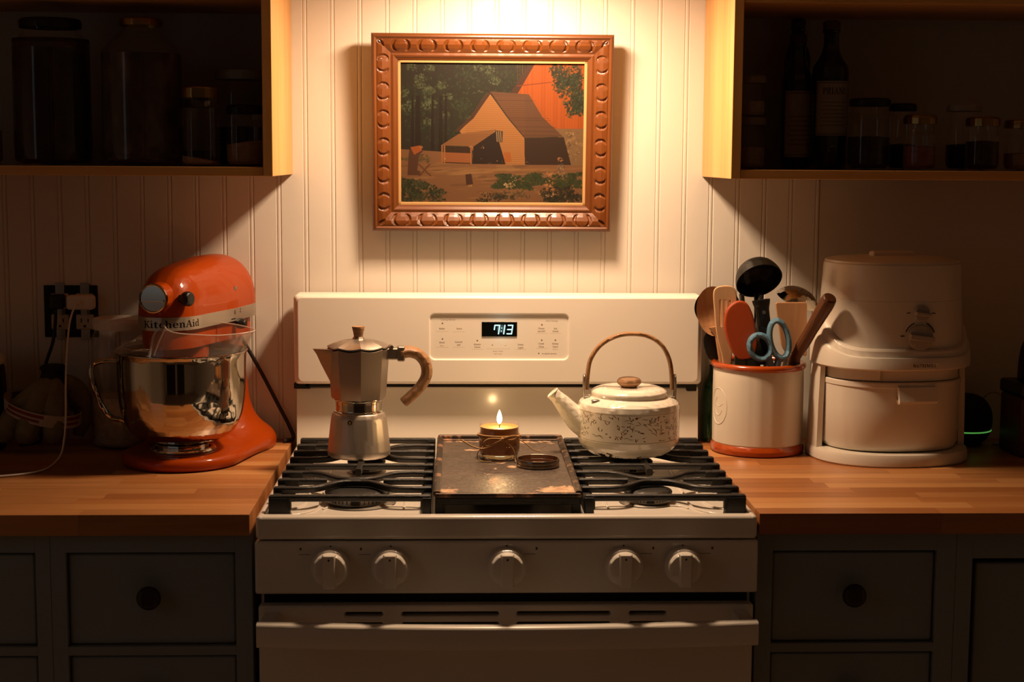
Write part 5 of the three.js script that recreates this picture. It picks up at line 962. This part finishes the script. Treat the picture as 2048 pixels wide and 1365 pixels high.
// ---------- jars and bottles in the wall cabinets ----------
const SH = CY + 0.0157;                                  // shelf surface
const brass = mat('gold_lid', { color: 0xa98a52, metalness: 1, roughness: 0.3 }), darkLid = mat('dark_lid', { color: 0x2e2822, metalness: 0.6, roughness: 0.4 }), whiteLid = mat('pale_lid', { color: 0xa79e92, roughness: 0.5 });
const grain = (name, a, b, s) => mat(name, { map: tex(128, 128, (u, v) => mix3(a, b, fbm(u, v, 24, 24, 2, s))), roughness: 0.95 });
const beans = grain('dark_beans', [62, 36, 24], [22, 12, 8], 121), oats = grain('speckled_seeds', [126, 104, 84], [36, 26, 20], 123), powder = grain('tan_powder', [186, 146, 108], [150, 112, 78], 125), salt = grain('white_flour', [196, 184, 166], [168, 154, 134], 127), spice = grain('rosy_spice', [150, 92, 76], [110, 64, 52], 129);
// r body radius, n neck radius, h full height, fill 0..1
function glassJar(name, label, x, z, r, n, h, lid, lidH, fill, content, group, tilt = 0) {
  const j = thing(name, label, 'jar', [x, SH, z], 0, group), sh = h - lidH - (r - n) * 0.9 - 0.012;
  obj('glass', latheS([[0, 0.002], [r * 0.85, 0.001], [r * 0.98, 0.008], [r, 0.02], [r, sh * 0.9], [r * 0.985, sh], [lerp(r, n, 0.55), sh + (r - n) * 0.6], [n, h - lidH - 0.006], [n, h - 0.004]], 44), M.glass, j);
  if (content) {
    const top = Math.max(0.012, fill * sh), q = latheS([[0, 0.004], [r * 0.83, 0.004], [r * 0.955, 0.009], [r * 0.975, Math.min(0.02, top * 0.6)], [r * 0.975, top, 1], [0, top + 0.002]], 40), p = q.attributes.position;
    if (tilt) for (let i = 0; i < p.count; i++) if (p.getY(i) > top * 0.6) p.setY(i, Math.max(0.006, p.getY(i) - tilt * (p.getX(i) / r)));
    obj('contents', q, content, j);
  }
  obj('lid', latheS([[0, h - 0.0005], [n * 0.9, h - 0.0005, 1], [n * 0.98, h - 0.0005], [n + 0.002, h - 0.003], [n + 0.0025, h - lidH * 0.55], [n + 0.0016, h - lidH * 0.45], [n + 0.003, h - lidH * 0.3], [n + 0.003, h - lidH, 1], [n + 0.0005, h - lidH]].reverse(), 44), lid, j);
  return j;
}
glassJar('glass_jar', 'big round glass jar of dark beans with a dull metal lid', -0.777, 0.19, 0.066, 0.049, 0.25, darkLid, 0.016, 1.04, beans);
glassJar('glass_jar', 'big glass jar of speckled seeds with a narrow gold lid', -0.6225, 0.19, 0.069, 0.034, 0.252, brass, 0.013, 0.98, oats);
glassJar('glass_jar', 'small gold-lidded jar with a little tan powder left in it', -0.511, 0.262, 0.0325, 0.0285, 0.134, brass, 0.019, 0.1, powder, undefined, 0.006);
glassJar('glass_jar', 'small dark-lidded jar half full of tan powder by the pine side', -0.4405, 0.232, 0.032, 0.029, 0.105, darkLid, 0.016, 0.55, powder, undefined, -0.004);
glassJar('glass_jar', 'slim glass jar with a dark lid behind the gold-lidded jar', -0.535, 0.148, 0.026, 0.022, 0.118, darkLid, 0.016, 0.3, beans);
glassJar('glass_jar', 'tall jar with a pale wide lid at the back of the shelf', -0.468, 0.085, 0.045, 0.041, 0.172, whiteLid, 0.018, 0.5, beans);
glassJar('glass_jar', 'clear jar at the shelf end beyond the bean jar', -0.925, 0.2, 0.062, 0.048, 0.19, brass, 0.016, 0.4, powder);
// bottles
function bottle(label, x, z, r, neck, h, shoulder, lab, text) {
  const b = thing('dark_bottle', label, 'bottle', [x, SH, z], 0);
  obj('glass', latheS([[0, 0.003], [r * 0.8, 0.001], [r, 0.008, 1], [r, shoulder, 1], [r * 0.94, shoulder + 0.012], [lerp(r, neck, 0.6), shoulder + 0.027], [neck * 1.12, shoulder + 0.042], [neck, shoulder + 0.055, 1], [neck, h - 0.022, 1], [neck * 1.12, h - 0.021], [neck * 1.12, h - 0.016], [0, h - 0.015]], 44), M.darkGlass, b);
  obj('cap', latheS([[0, h - 0.017], [neck * 1.1, h - 0.017, 1], [neck * 1.12, h - 0.003], [neck * 0.9, h], [0, h]], 32), mat('bottle_cap', { color: 0x4a3226, roughness: 0.4 }), b);
  const t = canvasTex(256, 256, (c, w, hh) => { c.fillStyle = '#a0968a'; c.fillRect(0, 0, w, hh); c.strokeStyle = '#6e6252'; c.lineWidth = 5; c.strokeRect(8, 8, w - 16, hh - 16); c.fillStyle = '#3a3028'; c.textAlign = 'center'; if (text) { c.font = 'bold 44px serif'; c.fillText(text, w / 2, 62); } c.fillStyle = '#7d705f'; for (let i = 0; i < 7; i++) c.fillRect(40 + 12 * (i % 2), 96 + i * 18, w - 80 - 24 * (i % 2), 6); });
  const g = new THREE.CylinderGeometry(r + 0.0012, r + 0.0012, lab[1] - lab[0], 32, 1, true, -1.0, 2.0).translate(0, (lab[0] + lab[1]) / 2, 0);
  obj('label', g, mat('paper_label', { map: t, roughness: 0.8, side: THREE.DoubleSide }), b);
  return b;
}
bottle('tall dark bottle with a square cream label in the cabinet', 0.5885, 0.14, 0.0325, 0.0135, 0.263, 0.17, [0.06, 0.156], 'PRIANI');
bottle('dark bottle with a long pale label nearest the pine side', 0.538, 0.1, 0.0285, 0.0135, 0.242, 0.155, [0.022, 0.14], '');
bottle('slim tall dark bottle at the back of the right cabinet corner', 0.551, 0.036, 0.024, 0.0115, 0.275, 0.2, [0.05, 0.13], '');
glassJar('glass_jar', 'squat clip jar with a glass lid beside the bottles', 0.6455, 0.2, 0.0365, 0.033, 0.125, darkLid, 0.014, 0.6, beans);
glassJar('glass_jar', 'dark-lidded spice jar behind the clip jar', 0.722, 0.138, 0.024, 0.021, 0.119, darkLid, 0.014, 0.5, beans);
glassJar('glass_jar', 'small gold-lidded jar of rosy spice in the right cabinet', 0.7255, 0.235, 0.0275, 0.0255, 0.096, brass, 0.016, 0.62, spice);
glassJar('glass_jar', 'jar with a pale lid behind the gold-lidded jars', 0.83, 0.148, 0.03, 0.0275, 0.118, whiteLid, 0.013, 0.5, beans);
glassJar('glass_jar', 'gold-lidded jar of dark beans next to the pale lid', 0.8355, 0.235, 0.0285, 0.026, 0.093, brass, 0.016, 0.8, beans);
glassJar('glass_jar', 'gold-lidded jar of tan powder last along the right shelf', 0.912, 0.21, 0.028, 0.026, 0.089, brass, 0.015, 0.5, powder);
{
  const lower = glassJar('glass_jar', 'tan-lidded jar under another jar against the pine side', 0.4555, 0.11, 0.024, 0.022, 0.093, whiteLid, 0.014, 0.6, salt);
  const upper = glassJar('glass_jar', 'tan-lidded jar stacked on top of another by the pine side', 0.455, 0.11, 0.023, 0.021, 0.0745, whiteLid, 0.014, 0.6, salt);
  upper.position.y += 0.0932;
}

scene.traverse((o) => { if (o.userData.names) delete o.userData.names; });
renderer.render(scene, camera);
